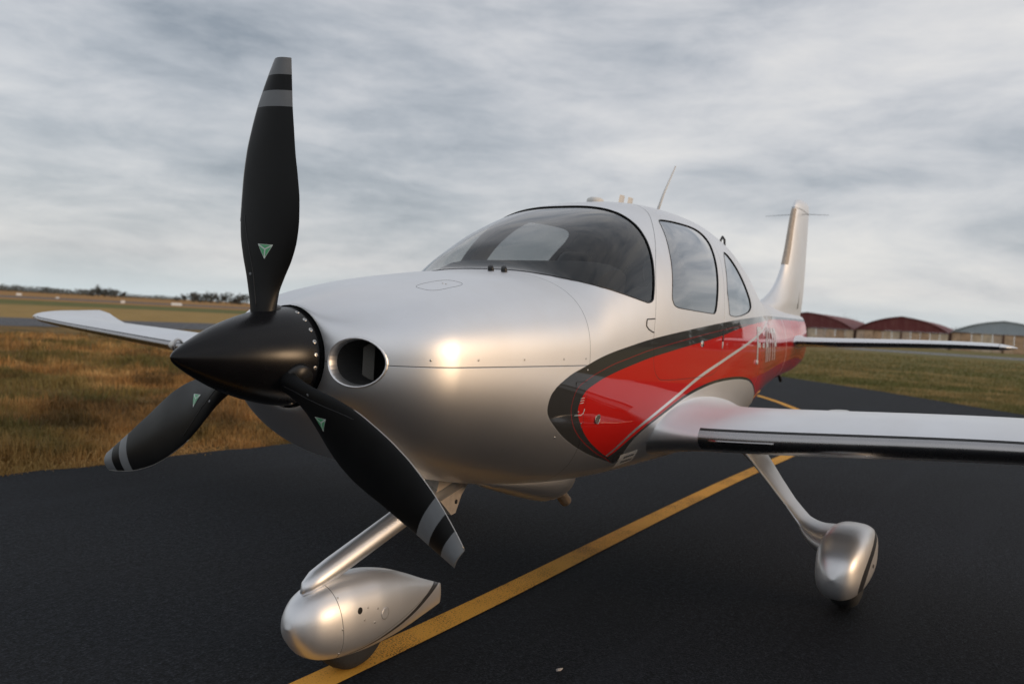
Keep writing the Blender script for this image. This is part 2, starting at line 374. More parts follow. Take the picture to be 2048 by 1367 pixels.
def fuselage_mat():
    m, t, b = mat('fuselage_paint'); sil, rg = silver_nodes(t, b)
    o_, i_, r_, dg, dr = (t.attr(n) for n in ('sd_outer', 'sd_inner', 'sd_red', 'sd_diag', 'sd_door'))
    c = t.node('ShaderNodeTexCoord'); s = t.node('ShaderNodeSeparateXYZ', inp={0: c.outputs['Object']})
    GREY = (0.040, 0.040, 0.039); RED = (0.62, 0.012, 0.007)
    gr, rd = t.step(o_), t.step(r_)
    col = t.mix(gr, sil, GREY)
    redline = t.math('MULTIPLY', t.step(t.math('SUBTRACT', t.math('ABSOLUTE', i_), 0.0016), 0.0008), gr)
    col = t.mix(redline, col, (0.30, 0.02, 0.02))
    col = t.mix(rd, col, RED)
    diag = t.math('MULTIPLY', t.step(t.math('SUBTRACT', t.math('ABSOLUTE', dg), 0.009)), rd)
    col = t.mix(diag, col, SILVER)
    painted = t.math('MAXIMUM', t.math('MAXIMUM', gr, redline), rd)
    painted = t.math('SUBTRACT', painted, diag, clamp=True)
    # panel seams
    sx, sz = s.outputs[0], s.outputs[2]
    h1 = t.step(t.math('SUBTRACT', t.math('ABSOLUTE', t.math('SUBTRACT', sz, 1.1905)), 0.0016), 0.0007)
    h1 = t.math('MULTIPLY', h1, t.step(t.math('SUBTRACT', sx, 1.539)))
    fx = t.math('SUBTRACT', sx, t.math('ADD', 1.54, t.math('MULTIPLY', t.math('MAXIMUM', t.math('SUBTRACT', 1.0, sz), 0.0), 0.46)))
    v1 = t.step(t.math('SUBTRACT', t.math('ABSOLUTE', fx), 0.0014), 0.0007)
    d1 = t.step(t.math('SUBTRACT', t.math('ABSOLUTE', dr), 0.0018), 0.0009)
    seam = t.math('MAXIMUM', t.math('MAXIMUM', h1, v1), d1)
    col = t.mix(t.math('MULTIPLY', seam, 0.62), col, (0.03, 0.03, 0.03))
    t.l.new(col, b.inputs['Base Color'])
    t.l.new(t.math('MULTIPLY', t.math('SUBTRACT', 1.0, painted), 1.0), b.inputs['Metallic'])
    t.l.new(rg, b.inputs['Roughness']); t.l.new(t.math('SUBTRACT', .20, t.math('MULTIPLY', painted, .17)), b.inputs['Coat Roughness'])
    t.l.new(t.math('ADD', 0.4, t.math('MULTIPLY', painted, 0.6)), b.inputs['Coat Weight'])
    t.l.new(t.math('SUBTRACT', .5, t.math('MULTIPLY', painted, .45)), b.inputs['Specular IOR Level'])
    bn = t.node('ShaderNodeBump', inp={'Strength': 0.6, 'Distance': 0.003, 'Height': t.math('SUBTRACT', 1.0, seam)})
    t.l.new(bn.outputs[0], b.inputs['Normal'])
    return m
M_FUS = fuselage_mat()
def paint_attrs(o):
    V = np.array([v.co for v in o.data.vertices]); P = V[:, [0, 2]]
    vals = dict(sd_outer=sdist(P, OUTER), sd_inner=sdist(P, INNER), sd_red=sdist(P, REDP), sd_door=sdist(P, DOOR), sd_diag=sdist(P, DIAGP))
    for k, v in vals.items():
        at = o.data.attributes.new(k, 'FLOAT', 'POINT'); at.data.foreach_set('value', v.astype(np.float32))
fuselage = obj('fuselage', FV, FF, M_FUS, plane); set_normals(fuselage, surf_normals(FV)); paint_attrs(fuselage)

# duct lips and air inlets
for s in (-1, 1):
    L = np.array(INL_LOOPS[s]); c = L.mean(0); rings = []
    for sc, dx in ((1.0, 0.002), (0.99, -0.005), (0.965, -0.009), (0.935, -0.008), (0.905, -0.001), (0.885, 0.012), (0.875, 0.028)):
        q = c + (L - c) * np.array([1, sc, sc]); q[:, 0] += dx; rings.append(q)
    V, F = loft(rings, flip=(s > 0)); inlet = obj('air_inlet', V, F, M_SILVER, plane)
    rr = [rings[-1], rings[-1] + np.array([0.006, 0, 0]), c + (rings[-1] - c) * np.array([0.2, .93, .93]) + np.array([0.05, 0, 0]), c + (rings[-1] - c) * np.array([0.2, 1.2, 1.2]) + np.array([0.30, 0, 0])]
    V, F = loft(rr, False, True, flip=(s > 0)); obj('duct', V, F, M_DARK, inlet)
    y0 = s * 0.288
    V = [(.585, y0 - s*.064, 1.138), (.612, y0 - s*.036, 1.120), (.612, y0 - s*.036, 1.268), (.585, y0 - s*.064, 1.240)]
    V2 = [(x + .003, y, z) for x, y, z in V]
    obj('baffle', V + V2, [(0,1,2,3), (7,6,5,4), (0,4,5,1), (1,5,6,2), (2,6,7,3), (3,7,4,0)], M_BAFFLE, inlet, False)
    V = [(.61, y0 - s*.035, 1.118), (.61, y0 + s*.08, 1.118), (.76, y0 + s*.09, 1.225), (.76, y0 - s*.02, 1.20)]
    V2 = [(x, y, z - .004) for x, y, z in V]
    obj('baffle', V + V2, [(0,1,2,3), (7,6,5,4), (0,4,5,1), (1,5,6,2), (2,6,7,3), (3,7,4,0)], M_BAFFLE, inlet, False)
    obj('duct_wall', *join(tube([(.70, y0 + s*.02, 1.15), (.715, y0 + s*.05, 1.185)], .006, 8)), M_DARK, inlet)
V, F = loft([[(.50, r*math.cos(a), HZ + r*math.sin(a)) for a in np.linspace(0, 2*math.pi, 40, endpoint=False)] for r in (0.19, 0.02)], False, True)
obj('gap_block_disc', V, F, M_DARK, plane)  # dark disc added inside the cowl to block the gap around the spinner

# glazing
for (nm, s), (V, F) in PANES.items():
    N = surf_normals(V); Vi = np.array(V) - N * 0.004
    g = obj(nm, Vi, F, M_GLASS if nm == 'windshield' else M_SIDEGLASS, plane); set_normals(g, N)
    for L in boundary_loops(V, F):
        L = [tuple(np.array(p)) for p in L]
        P = resample(L[::3], True, 3) if len(L) > 60 else np.array(L)
        obj('window_seal', *tube(P, 0.0034 if nm == 'windshield' else 0.0024, 6, closed=True), M_BLACK, g)
# cabin lining with the same openings
XI = np.arange(1.50, 4.60, 0.05)
LV = fus_grid(XI, 0.035); LF = grid_faces(len(XI), NTH, True)
LF += [tuple(range(NTH)), tuple(range((len(XI)-1)*NTH, len(XI)*NTH))]
bm = bm_from(LV, LF)
def grow(p, k): c = p.mean(0); return c + (p - c) * k
for poly, a, b, z in ((grow(WS, 1.03), 1.4, 2.8, 1.38), (DW, 2.3, 3.3, 1.35), (RW, 3.2, 4.4, 1.35)):
    for s in (-1, 1):
        fs = cut(bm, in_x(a, b, z, s), poly, (0, 2)); bmesh.ops.delete(bm, geom=list(fs), context='FACES')
V, F = extract(bm.faces); bm.free(); obj('cabin_lining', V, F, M_INT, plane)
# glareshield, panel, seats
def slab(prof, y0, y1, r=0.0, nseg=14):     # (x,z) profile extruded across y with rounded ends
    rings = []
    for k in range(nseg + 1):
        a = k / nseg; y = y0 + (y1 - y0) * a; e = 1 - (abs(2*a - 1) ** 6) * r
        c = np.mean(prof, axis=0); rings.append([(c[0] + (p[0]-c[0])*e, y, c[1] + (p[1]-c[1])*e) for p in prof])
    return loft(rings, True, True)
prof = [(1.74, 1.53), (1.80, 1.605), (1.90, 1.648), (2.06, 1.662), (2.13, 1.63), (2.09, 1.43), (2.04, 1.40), (2.02, 1.05), (1.74, 1.05)]
obj('glareshield', *slab(prof, -0.48, 0.48, 0.2), M_DASH, plane, True, 40)
def seat(x, y, hgt=0.0):
    b = resample([(x+.42, .98), (x+.50, 1.0), (x+.60, 1.25), (x+.68, 1.50), (x+.66, 1.58), (x+.60, 1.58), (x+.54, 1.48), (x+.47, 1.25), (x+.40, 1.03)], True, 4)
    s = obj('seat', *slab(b, y - .22, y + .22, 0.35), M_SEAT, plane)
    cu = resample([(x, .86), (x+.45, .84), (x+.50, .90), (x+.47, .98), (x+.2, 1.0), (x+.03, 1.01), (x-.03, .95)], True, 4)
    obj('seat_cushion', *slab(cu, y - .23, y + .23, 0.3), M_SEAT, s)
    hd = resample([(x+.64, 1.60), (x+.70, 1.60), (x+.74, 1.70), (x+.72, 1.78), (x+.66, 1.79), (x+.62, 1.72)], True, 4)
    obj('headrest', *slab(hd, y - .11, y + .11, 0.4), M_SEAT, s)
    obj('seat_base', *box(x+.04, x+.40, y-.09, y+.09, .74, .87), M_INT, s, False)
for y in (-.29, .29): seat(2.32, y)
for y in (-.27, .27): seat(3.25, y)

# ---- spinner
sr = pchip([0, .012, .04, .09, .16, .24, .32, .39, .44], [0.0, .016, .036, .064, .098, .128, .150, .163, .168])
XS = np.concatenate([[0.0004, .002, .005], np.linspace(.01, .44, 44)])
rings = [[(x, float(sr(x)) * math.cos(a), HZ + float(sr(x)) * math.sin(a)) for a in np.linspace(0, 2*math.pi, 96, endpoint=False)] for x in XS]
rings += [[(x, r * math.cos(a), HZ + r * math.sin(a)) for a in np.linspace(0, 2*math.pi, 96, endpoint=False)] for x, r in ((.443, .166), (.449, .166), (.4495, .170), (.462, .170), (.463, .12))]
V, F = loft(rings, True, True); spinner = obj('spinner', V, F, M_SPIN, plane, True, 50)
PH = 0.0317
sm = None
for k in range(24):
    a = PH + math.radians(7.5 + 15 * k)
    if min(abs((math.degrees(a - PH) - q + 180) % 360 - 180) for q in (0, 120, 240)) < 9: continue
    er = Vector((0, -math.sin(a), math.cos(a))); n = (er + Vector((-0.12, 0, 0))).normalized()
    p = Vector((.425, 0, HZ)) + er * (float(sr(.425)) - .0005)
    if sm is None:
        sm = obj('screw', *disc_screw(.0078, .0022, 14), M_CHROME, spinner); sm.matrix_local = place(n, p)
        base_screw = sm
    else: share(sm, 'screw', spinner, place(n, p))
    cr = obj('screw_slot', *join(box(-.0035, .0035, -.0008, .0008, .0019, .0024), box(-.0008, .0008, -.0035, .0035, .0019, .00238)), M_BLACK, spinner, False) if k == 1 else None
    if cr is not None: cr.matrix_local = place(n, p, 0.4); slot0 = cr
    elif k > 1: share(slot0, 'screw_slot', spinner, place(n, p, 0.4 + k))
# ---- propeller blades
rows = [(116, 548.6, 584), (149, 535, 585), (181, 523, 586), (213, 512, 587), (258, 500, 590), (305, 490, 593), (353, 484, 598), (400, 481, 601), (436, 479.5, 600), (475, 481, 595), (515, 487, 584), (554, 495, 568), (586, 500, 557), (621, 504, 552)]
f_beta = pchip([.08, .2, .35, .5, .7, .85, .97], np.radians([38, 30, 20, 13, 9, 7, 6]))
br, bl, bt = [], [], []
for y, L, R_ in rows[::-1]:
    rr_ = (712.3 - y) / (602 + 9 * (712.3 - y) / 592); be_ = float(f_beta(rr_)); k_ = 606 * (.841 * math.cos(be_) + .537 * math.sin(be_))
    xa = 529.3 + (712.3 - y) * 0.06961; br.append(rr_); bl.append((L - xa) / k_ * 1.08); bt.append((R_ - xa) / k_ * 1.06)
br = [0.08] + br; bl = [-0.05] + bl; bt = [0.036] + bt
f_l, f_t = pchip(br, bl), pchip(br, bt)
f_thk = pchip([.08, .15, .22, .32, .5, .7, .9, .969], [.080, .072, .050, .034, .023, .017, .012, .009])
RT = br[-1]
def blade_pt(r, u, side, a, lift=0.0):      # u in 0..1 leading to trailing edge, side -1 front / +1 back
    L, Tt, be, th = float(f_l(r)), float(f_t(r)), float(f_beta(r)), float(f_thk(r))
    s = L + (Tt - L) * u
    rnd = min(1.0, max(0.0, (r - .13) / .2))
    prof = (1 - rnd) * math.sqrt(max(0, 1 - (2*u-1)**2)) + rnd * (1.34 * (math.sqrt(max(u, 0)) * (1 - u) ** 0.75) * 1.25)
    h = th * (0.5 * prof) * (1 if side > 0 else 1.0)
    camb = 0.012 * rnd * math.sin(math.pi * u)
    n = side * h * (0.75 if side > 0 else 1.1) - camb + side * lift
    er = Vector((0, -math.sin(a), math.cos(a))); et = Vector((0, -math.cos(a), -math.sin(a))); ex = Vector((1, 0, 0))
    return Vector((XP, 0, HZ)) + er * r + et * (s * math.cos(be) - n * math.sin(be)) + ex * (s * math.sin(be) + n * math.cos(be))
bands = [.818, .870, .921]
BR = sorted(set([.09, .11, .13, .15, .165] + list(np.round(np.linspace(.18, RT, 46), 4)) + bands))
UU = 0.5 * (1 - np.cos(np.linspace(0, math.pi, 22)))
for k in range(3):
    a = PH + k * 2 * math.pi / 3; rings = []
    for r in BR:
        rings.append([tuple(blade_pt(r, u, -1, a)) for u in UU] + [tuple(blade_pt(r, u, 1, a)) for u in UU[::-1][1:-1]])
    nc = len(rings[0]); V, F = loft(rings, False, True)
    bld = obj('propeller_blade', V, F, [M_BLADE, M_TIP], plane, True, 45)
    mi = []
    for p in bld.data.polygons:
        i = min(p.index // nc, len(BR) - 2); rm = 0.5 * (BR[i] + BR[i + 1]); mi.append(1 if (bands[0] < rm < bands[1] or rm > bands[2]) else 0)
    bld.data.polygons.foreach_set('material_index', mi)
    # triangular sticker with three green facets
    rc, sc_ = 0.350, -0.012
    def onb(dr, ds, lift):
        r = rc + dr; L, Tt = float(f_l(r)), float(f_t(r)); return tuple(blade_pt(r, (sc_ + ds - L) / (Tt - L), -1, a, lift))
    tri = [(.018, -.027), (.018, .027), (-.030, .0)]
    def patch(T3, lift, n=5):
        V = []; F = []; idx = {}
        for i in range(n + 1):
            for j in range(n + 1 - i):
                q = [(T3[0][m] * (n-i-j) + T3[1][m] * i + T3[2][m] * j) / n for m in (0, 1)]; idx[(i, j)] = len(V); V.append(onb(q[0], q[1], lift))
        for i in range(n):
            for j in range(n - i):
                F.append((idx[(i, j)], idx[(i+1, j)], idx[(i, j+1)]))
                if i + j < n - 1: F.append((idx[(i+1, j)], idx[(i+1, j+1)], idx[(i, j+1)]))
        return V, F
    ctr = (0.002, 0.0)
    parts = [patch(tri, .0012)]
    for q in range(3):
        A, B = tri[q], tri[(q + 1) % 3]; g = ((A[0]+B[0]+ctr[0])/3, (A[1]+B[1]+ctr[1])/3)
        parts.append(patch([(g[0] + (p[0]-g[0])*.74, g[1] + (p[1]-g[1])*.74) for p in (A, B, ctr)], .0018, 3))
    V, F = join(*parts); st = obj('blade_sticker', V, F, [M_STW, M_GREEN], bld, True)
    st.data.polygons.foreach_set('material_index', [0]*25 + [1]*(len(F) - 25))
    # erosion strip edge, balance screw, index mark
    strip = [blade_pt(r, u0, -1, a, .0006) for r, u0 in zip(np.linspace(.165, .46, 24), np.linspace(.34, .10, 24))]
    obj('erosion_strip_edge', *tube(strip, .0009, 5), simple('strip_edge', (.03, .03, .032), .35) if k == 0 else bpy.data.materials['strip_edge'], bld)
    obj('nickel_edge', *tube([blade_pt(r, 0, -1, a) for r in np.linspace(.44, RT - .002, 40)], .0013, 6), M_CHROME, bld)
    p = blade_pt(.268, .17, -1, a, .0); q = blade_pt(.268, .17, -1, a, .01)
    sc = obj('balance_screw', *disc_screw(.005, .0016, 12), M_TIP, bld); sc.matrix_local = place(q - p, p)
    obj('root_collar', *tube([blade_pt(.138, .5, 1, a), blade_pt(.165, .5, 1, a)], .050, 24), M_BLACK, bld)
    er = Vector((0, -math.sin(a), math.cos(a))); et = Vector((0, -math.cos(a), -math.sin(a)))
    m0 = Vector((XP - .045, 0, HZ)) + er * .158 - et * .012; m1 = m0 + Vector((.016, 0, 0)) + er * .004 + et * .004
    obj('index_mark', *tube([m0, m1], .0016, 6), M_WHITE, bld)
# ---- wings
def airfoil(n=44, t=0.15, camb=0.022):
    xc = 0.5 * (1 - np.cos(np.linspace(0, math.pi, n)))
    yt = 5 * t * (0.2969*np.sqrt(xc) - 0.126*xc - 0.3516*xc**2 + 0.2843*xc**3 - 0.1030*xc**4)
    yc = camb * 4 * xc * (1 - xc)
    return xc, yc + yt, yc - yt
def ring_from(xc, zu, zl):                # trailing edge -> upper -> leading edge -> lower
    X = np.concatenate([xc[::-1], xc[1:]]); Z = np.concatenate([zu[::-1], zl[1:]]); return X, Z
XC, ZU, ZL = airfoil(); AX, AZ = ring_from(XC, ZU, ZL); NLE = len(XC) - 1
w_le = pchip([.38, .74, 2.13, 4.0, 5.3, 5.55, 5.72, 5.82], [2.28, 2.295, 2.385, 2.475, 2.535, 2.555, 2.60, 2.72])
w_ch = pchip([.38, .74, 2.13, 4.0, 5.3, 5.55, 5.72, 5.82], [1.47, 1.45, 1.28, 1.00, .80, .79, .74, .58])
w_z = pchip([.38, .74, 2.13, 4.0, 5.3, 5.6, 5.82], [.800, .815, .922, 1.015, 1.082, 1.10, 1.145])
w_t = pchip([.5, .74, 3, 5.3, 5.6, 5.75, 5.82], [1.0, 1.0, .95, .85, .75, .5, .22])
def wing_ring(Y, s):
    ch, xl, z0, tf = float(w_ch(Y)), float(w_le(Y)), float(w_z(Y)), float(w_t(Y))
    e = 0.135 * max(0.0, (0.86 - Y) / 0.36) ** 2.2 if Y < 0.86 else 0.0
    X = xl + AX * ch; Z = z0 + AZ * ch * tf + (0.02 - AX * 0.035) * ch
    d = np.where(np.arange(len(AX)) <= NLE, 1.0, -0.35)
    prox = np.sqrt(np.clip(1 - (2*AX - 1) ** 2, 0, 1))
    Z = Z + e * d * (0.35 + 0.65 * prox) * (1 if True else 0)
    X = X + e * (AX - 0.30) * 1.1
    if Y > 5.2: Z = Z + AX * 0.075 * min(1.0, (Y - 5.2) / 0.5) ** 1.5
    return np.stack([X, np.full(len(X), s * Y), Z], 1)
YS = np.concatenate([np.linspace(.38, .86, 28), np.linspace(.95, 5.2, 36), np.linspace(5.28, 5.82, 18)])
i0 = int(np.argmin(np.abs(XC - .014))); i1 = int(np.argmin(np.abs(XC - .055)))
JU, JL = NLE - i0, NLE + i1
def strip_split(rings, jmin, jmax, j_line, flip, ir0=0, ir1=None):
    nr, nc = len(rings), len(rings[0]); V = [tuple(p) for r in rings for p in r]; body, strip, line = [], [], []
    ir1 = ir1 or nr
    for i in range(nr - 1):
        for j in range(nc - 1):
            a = i*nc + j; f = (a, a+1, a+nc+1, a+nc); f = f[::-1] if flip else f
            if jmin <= j < jmax and ir0 <= i < ir1: strip.append(f)
            elif j_line <= j < jmin and ir0 <= i < ir1: line.append(f)
            else: body.append(f)
    return V, body, strip, line
def prune(V, F):
    idx = {}; W = []; G = []
    for f in F:
        q = []
        for v in f:
            if v not in idx: idx[v] = len(W); W.append(V[v])
            q.append(idx[v])
        G.append(tuple(q))
    return W, G
def vnormals(V, F):
    b = bm_from([tuple(p) for p in V], F); b.normal_update(); n = [tuple(v.normal) for v in b.verts]; b.free(); return np.array(n)
def lifting(name, rings, flip, parent, ir0, ir1, jmin, jmax, jl, matb=None):
    V, body, strip, line = strip_split(rings, jmin, jmax, jl, flip, ir0, ir1)
    N = vnormals(V, body + strip + line)
    nr, nc = len(rings), len(rings[0])
    cap = tuple(range((nr-1)*nc, nr*nc)); body2 = body + [cap if not flip else cap[::-1]]
    used = {}
    W, G = prune(V, body2); o = obj(name, W, G, matb or M_SILVER, parent)
    def nrm(F): 
        seen = []; s_ = set()
        for f in F:
            for v in f:
                if v not in s_: s_.add(v); seen.append(v)
        return N[seen]
    set_normals(o, nrm(body2))
    W, G = prune(V, strip); st = obj('leading_edge_strip', W, G, M_LE, o); set_normals(st, nrm(strip))
    W, G = prune(V, line); ln = obj('strip_border', W, G, M_BLACK, o); set_normals(ln, nrm(line))
    return o
ir_a = int(np.argmin(np.abs(YS - .80))); ir_b = int(np.argmin(np.abs(YS - 5.62)))
for s in (-1, 1):
    rings = [wing_ring(Y, s) for Y in YS]
    wing = lifting('wing', rings, s < 0, plane, ir_a, ir_b, JU, JL, JU - 1)
    if s < 0: PORT_WING = wing
    # stall strip, fuel cap, vent block under the wing, flap hinge bracket
    P = [wing_ring(Y, s)[NLE + 1] + np.array([-.004, 0, 0]) for Y in np.linspace(.86, 1.16, 8)]
    obj('stall_strip', *tube(P, .006, 5), M_LE, wing)
    q = wing_ring(1.30, s); p = q[NLE - 21]
    capm = obj('fuel_cap', *loft([[(r*math.cos(a), r*math.sin(a), z) for a in np.linspace(0, 2*math.pi, 20, endpoint=False)] for r, z in ((.05, -.002), (.05, .003), (.042, .005), (.01, .005))], False, True), M_CHROME, wing)
    capm.matrix_local = place((0, -s*.07, 1), p)
    r3 = wing_ring(1.45, s); lo = r3[NLE + 22]
    b = box(-.05, .05, -.03, .03, -.045, .02); vb = obj('vent_block', [(lo[0]+v[0], lo[1]+v[1], lo[2]+v[2]) for v in b[0]], b[1], M_BEIGE, wing, False)
    md = vb.modifiers.new('b', 'BEVEL'); md.width = .008; md.segments = 2
    for dy, r in ((-.012, .006), (.012, .009)):
        obj('vent_hole', *tube([(lo[0]-.0512, lo[1]+dy, lo[2]-.018), (lo[0]-.049, lo[1]+dy, lo[2]-.018)], r, 10), M_BLACK, wing)
    r4 = wing_ring(1.05, s); lo = r4[NLE + 33]
    br_ = [(-.05, .03), (.10, .03), (.075, -.06), (.06, -.085), (.035, -.085), (.02, -.05)]
    V, F = loft([[(lo[0]+x, lo[1]+dy, lo[2]+z) for x, z in br_] for dy in (-.014, .014)], True, True); obj('flap_bracket', V, F, M_BEIGE, wing, False)
    obj('bracket_hole', *tube([(lo[0]+.05, lo[1]-.016, lo[2]-.065), (lo[0]+.05, lo[1]+.016, lo[2]-.065)], .006, 10), M_BLACK, wing)
    R5 = [wing_ring(Y, s)[NLE-4:NLE+9] + np.array([-.004, 0, 0]) for Y in (3.40, 3.44, 3.48)]
    V, F = loft(R5, wrap=False, flip=(s < 0)); obj('edge_tape', V, F, M_WHITE, wing)
    q = wing_ring(3.33, s)[NLE]; obj('cuff_fitting', *tube([(q[0] - .015 + .04*math.cos(a), s*3.34, q[2] + .012 + .045*math.sin(a)) for a in np.linspace(0, 2*math.pi, 20, endpoint=False)], .011, 8, closed=True), M_CHROME, wing)
    # navigation light at the tip
    tip = wing_ring(5.70, s)[NLE]
    nl = obj('navigation_light', *loft([[(tip[0] - .035 + t*.10, s*5.66 + s*.05*t, tip[2] + .004 + .016*math.sqrt(max(0, 1-(2*t-1)**2))*math.sin(a) ) if False else (tip[0]-.03+t*.09, s*(5.655+.06*t) + s*.010*math.cos(a), tip[2] + .012*math.sqrt(max(1e-4, 1-(2*t-1)**2))*math.sin(a)) for a in np.linspace(0, 2*math.pi, 12, endpoint=False)] for t in np.linspace(0, 1, 9)], True, True), M_WHITE, wing)

# ---- tail fin, rudder, stabilizers
fz = [1.40, 1.55, 1.616, 1.653, 1.70, 1.761, 1.86, 1.969, 2.172, 2.424, 2.60, 2.66, 2.70, 2.722]
fle = pchip(fz, [5.40, 5.60, 5.82, 6.04, 6.20, 6.346, 6.50, 6.611, 6.725, 6.812, 6.885, 6.93, 7.0, 7.12])
fte = pchip(fz, [7.44, 7.45, 7.47, 7.48, 7.50, 7.51, 7.52, 7.525, 7.53, 7.53, 7.53, 7.52, 7.50, 7.42])
fth = pchip(fz, [.20, .17, .155, .145, .135, .125, .115, .108, .098, .085, .075, .062, .040, .010])
def fin_ring(z):
    x0, x1, th = float(fle(z)), float(fte(z)), float(fth(z)); X = x0 + AX * (x1 - x0)
    y = AZ / 0.15 * 0.5 * 2.0; yt = np.where(np.arange(len(AX)) <= NLE, 1, -1) * np.concatenate([(ZU - ZL)[::-1], (ZU - ZL)[1:]]) / 0.15 * 0.5
    return np.stack([X, yt * th, np.full(len(X), z)], 1)
ZS = np.concatenate([np.linspace(1.40, 2.62, 40), np.linspace(2.64, 2.722, 10)])
rings = [fin_ring(z) for z in ZS]
V, F = loft([r[:-1] for r in rings], False, True, flip=True); fin = obj('tail_fin', V, F, M_FUS, plane)
set_normals(fin, vnormals(V, F)); paint_attrs(fin)
# anti-ice panel on the fin's leading edge, rudder gap, whip antennas, static wicks
ja, jb = NLE - 7, NLE + 7
R2 = [fin_ring(z)[ja:jb+1] * np.array([1, 1.03, 1]) + np.array([-.003, 0, 0]) for z in np.linspace(2.03, 2.60, 14)]
V, F = loft(R2, False, False, wrap=False, flip=True); obj('anti_ice_panel', V, F, M_BEIGE, fin)
obj('fin_cap_seam', *tube([tuple(p * np.array([1, 1.0, 1])) for p in fin_ring(2.61)[4:-4]], .0025, 5), M_BLACK, fin)
for sy in (-1, 1):
    obj('rudder_gap', *tube([(float(fte(z)) - .30 + (z-1.6)*.05, sy * (float(fth(z)) * .155 + .012), z) for z in np.linspace(1.62, 2.58, 12)], .003, 5), M_BLACK, fin)
    obj('antenna_rod', *tube([(7.15, sy*.03, 2.575), (7.04, sy*.31, 2.545)], [.003, .0016], 6), M_BLACK, fin)
st_le = pchip([.05, .12, .9, 1.80, 1.90, 1.97], [6.46, 6.47, 6.575, 6.69, 6.74, 6.90])
st_ch = pchip([.05, .12, .9, 1.80, 1.90, 1.97], [.88, .87, .74, .60, .55, .36])
st_z = pchip([.05, .12, 1.83, 1.97], [1.288, 1.29, 1.352, 1.35])
st_t = pchip([.05, .2, 1.8, 1.92, 1.97], [.115, .11, .10, .07, .03])
def stab_ring(Y, s):
    ch, xl = float(st_ch(Y)), float(st_le(Y)); e = .045 * max(0.0, (.24 - Y) / .14) ** 2 if Y < .24 else 0
    yt = np.where(np.arange(len(AX)) <= NLE, 1, -1) * np.concatenate([(ZU - ZL)[::-1], (ZU - ZL)[1:]]) / .15 * .5
    prox = np.sqrt(np.clip(1 - (2*AX - 1) ** 2, 0, 1)); d = np.where(np.arange(len(AX)) <= NLE, 1.0, -1.0)
    X = xl + AX * ch + e * (AX - .5) * 2.5
    return np.stack([X, np.full(len(X), s * Y), float(st_z(Y)) + yt * float(st_t(Y)) * ch + e * d * (.4 + .6*prox)], 1)
SY = np.concatenate([np.linspace(.05, .24, 12), np.linspace(.3, 1.8, 20), np.linspace(1.83, 1.97, 10)])
k0 = int(np.argmin(np.abs(XC - .012))); k1 = int(np.argmin(np.abs(XC - .10)))
for s in (-1, 1):
    st = lifting('stabilizer', [stab_ring(Y, s) for Y in SY], s < 0, plane, 9, int(np.argmin(np.abs(SY - 1.84))), NLE + 0, NLE + k1, NLE - 1)
    g = [stab_ring(Y, s)[NLE - 30] + np.array([0, 0, .001]) for Y in (.25, 1.8)]
    obj('elevator_gap', *tube(g, .003, 5), M_BLACK, st)
    obj('tip_seam', *tube([tuple(p) for p in stab_ring(1.845, s)[8:-8]], .002, 5), M_BLACK, st)
obj('tail_skid', *tube([(6.75, 0, .99), (6.83, 0, .90), (6.85, 0, .885)], [.02, .016, .006], 8), M_BLACK, plane)
obj('rear_lamp', *loft([[(5.06 + .01*t, -.39 - .012*t, .0) for a in range(3)] for t in (0, 1)]), M_WHITE, plane) if False else None

# ---- wheel gear
def super_ring(x, cy, cz, hw, hu, hl, n, N=48, sx=0.0, nl=None):
    th = np.linspace(0, 2*math.pi, N, endpoint=False); c, s = np.cos(th), np.sin(th); n = np.where(s >= 0, n, nl or n)
    y = cy + hw * np.sign(c) * np.abs(c) ** (2/n); z = cz + np.where(s >= 0, hu, hl) * np.sign(s) * np.abs(s) ** (2/n)
    return np.stack([np.full(N, x) + sx * (z - cz), y, z], 1)
def tyre(c, r, wd, parent):
    rings = []
    for a in np.linspace(0, 2*math.pi, 36, endpoint=False):
        d = Vector((math.cos(a), 0, math.sin(a))); ring = []
        for b in np.linspace(0, 2*math.pi, 14, endpoint=False):
            rr = r - wd*.5 + wd*.5 * math.copysign(abs(math.cos(b)) ** .7, math.cos(b)); yy = wd * .5 * math.copysign(abs(math.sin(b)) ** .7, math.sin(b))
            ring.append(tuple(Vector(c) + d * rr + Vector((0, yy, 0))))
        rings.append(ring)
    rings.append(rings[0]); V, F = loft(rings); return obj('tyre', V, F, M_TYRE, parent)
# nose gear
nx = [.510, .522, .55, .59, .66, .75, .87, 1.0, 1.13, 1.25, 1.34, 1.395]
ntop = pchip(nx, [.236, .278, .315, .345, .367, .376, .370, .344, .298, .247, .211, .190])
nbot = pchip(nx, [.235, .195, .155, .115, .085, .068, .060, .062, .070, .082, .092, .100])
nwid = pchip(nx, [.006, .040, .068, .090, .106, .115, .114, .100, .075, .045, .022, .008])
gear = obj('nose_leg', *tube([(1.50, 0, .64), (1.2, 0, .562), (.90, 0, .465), (.72, 0, .407), (.64, 0, .381), (.60, 0, .362), (.575, 0, .345)], [.046, .045, .043, .042, .038, .028, .008], 28), M_SILVER, plane)
rings = []
for x in np.concatenate([[.5102, .512, .516], np.linspace(.522, 1.395, 60)]):
    zt, zb = float(ntop(x)), float(nbot(x)); cz = zb + (zt - zb) * .48
    rings.append(super_ring(x, 0, cz, float(nwid(x)), zt - cz, cz - zb, 2.25))
V, F = loft(rings, True, True); wf = obj('wheel_fairing', V, F, None or M_SILVER, gear)
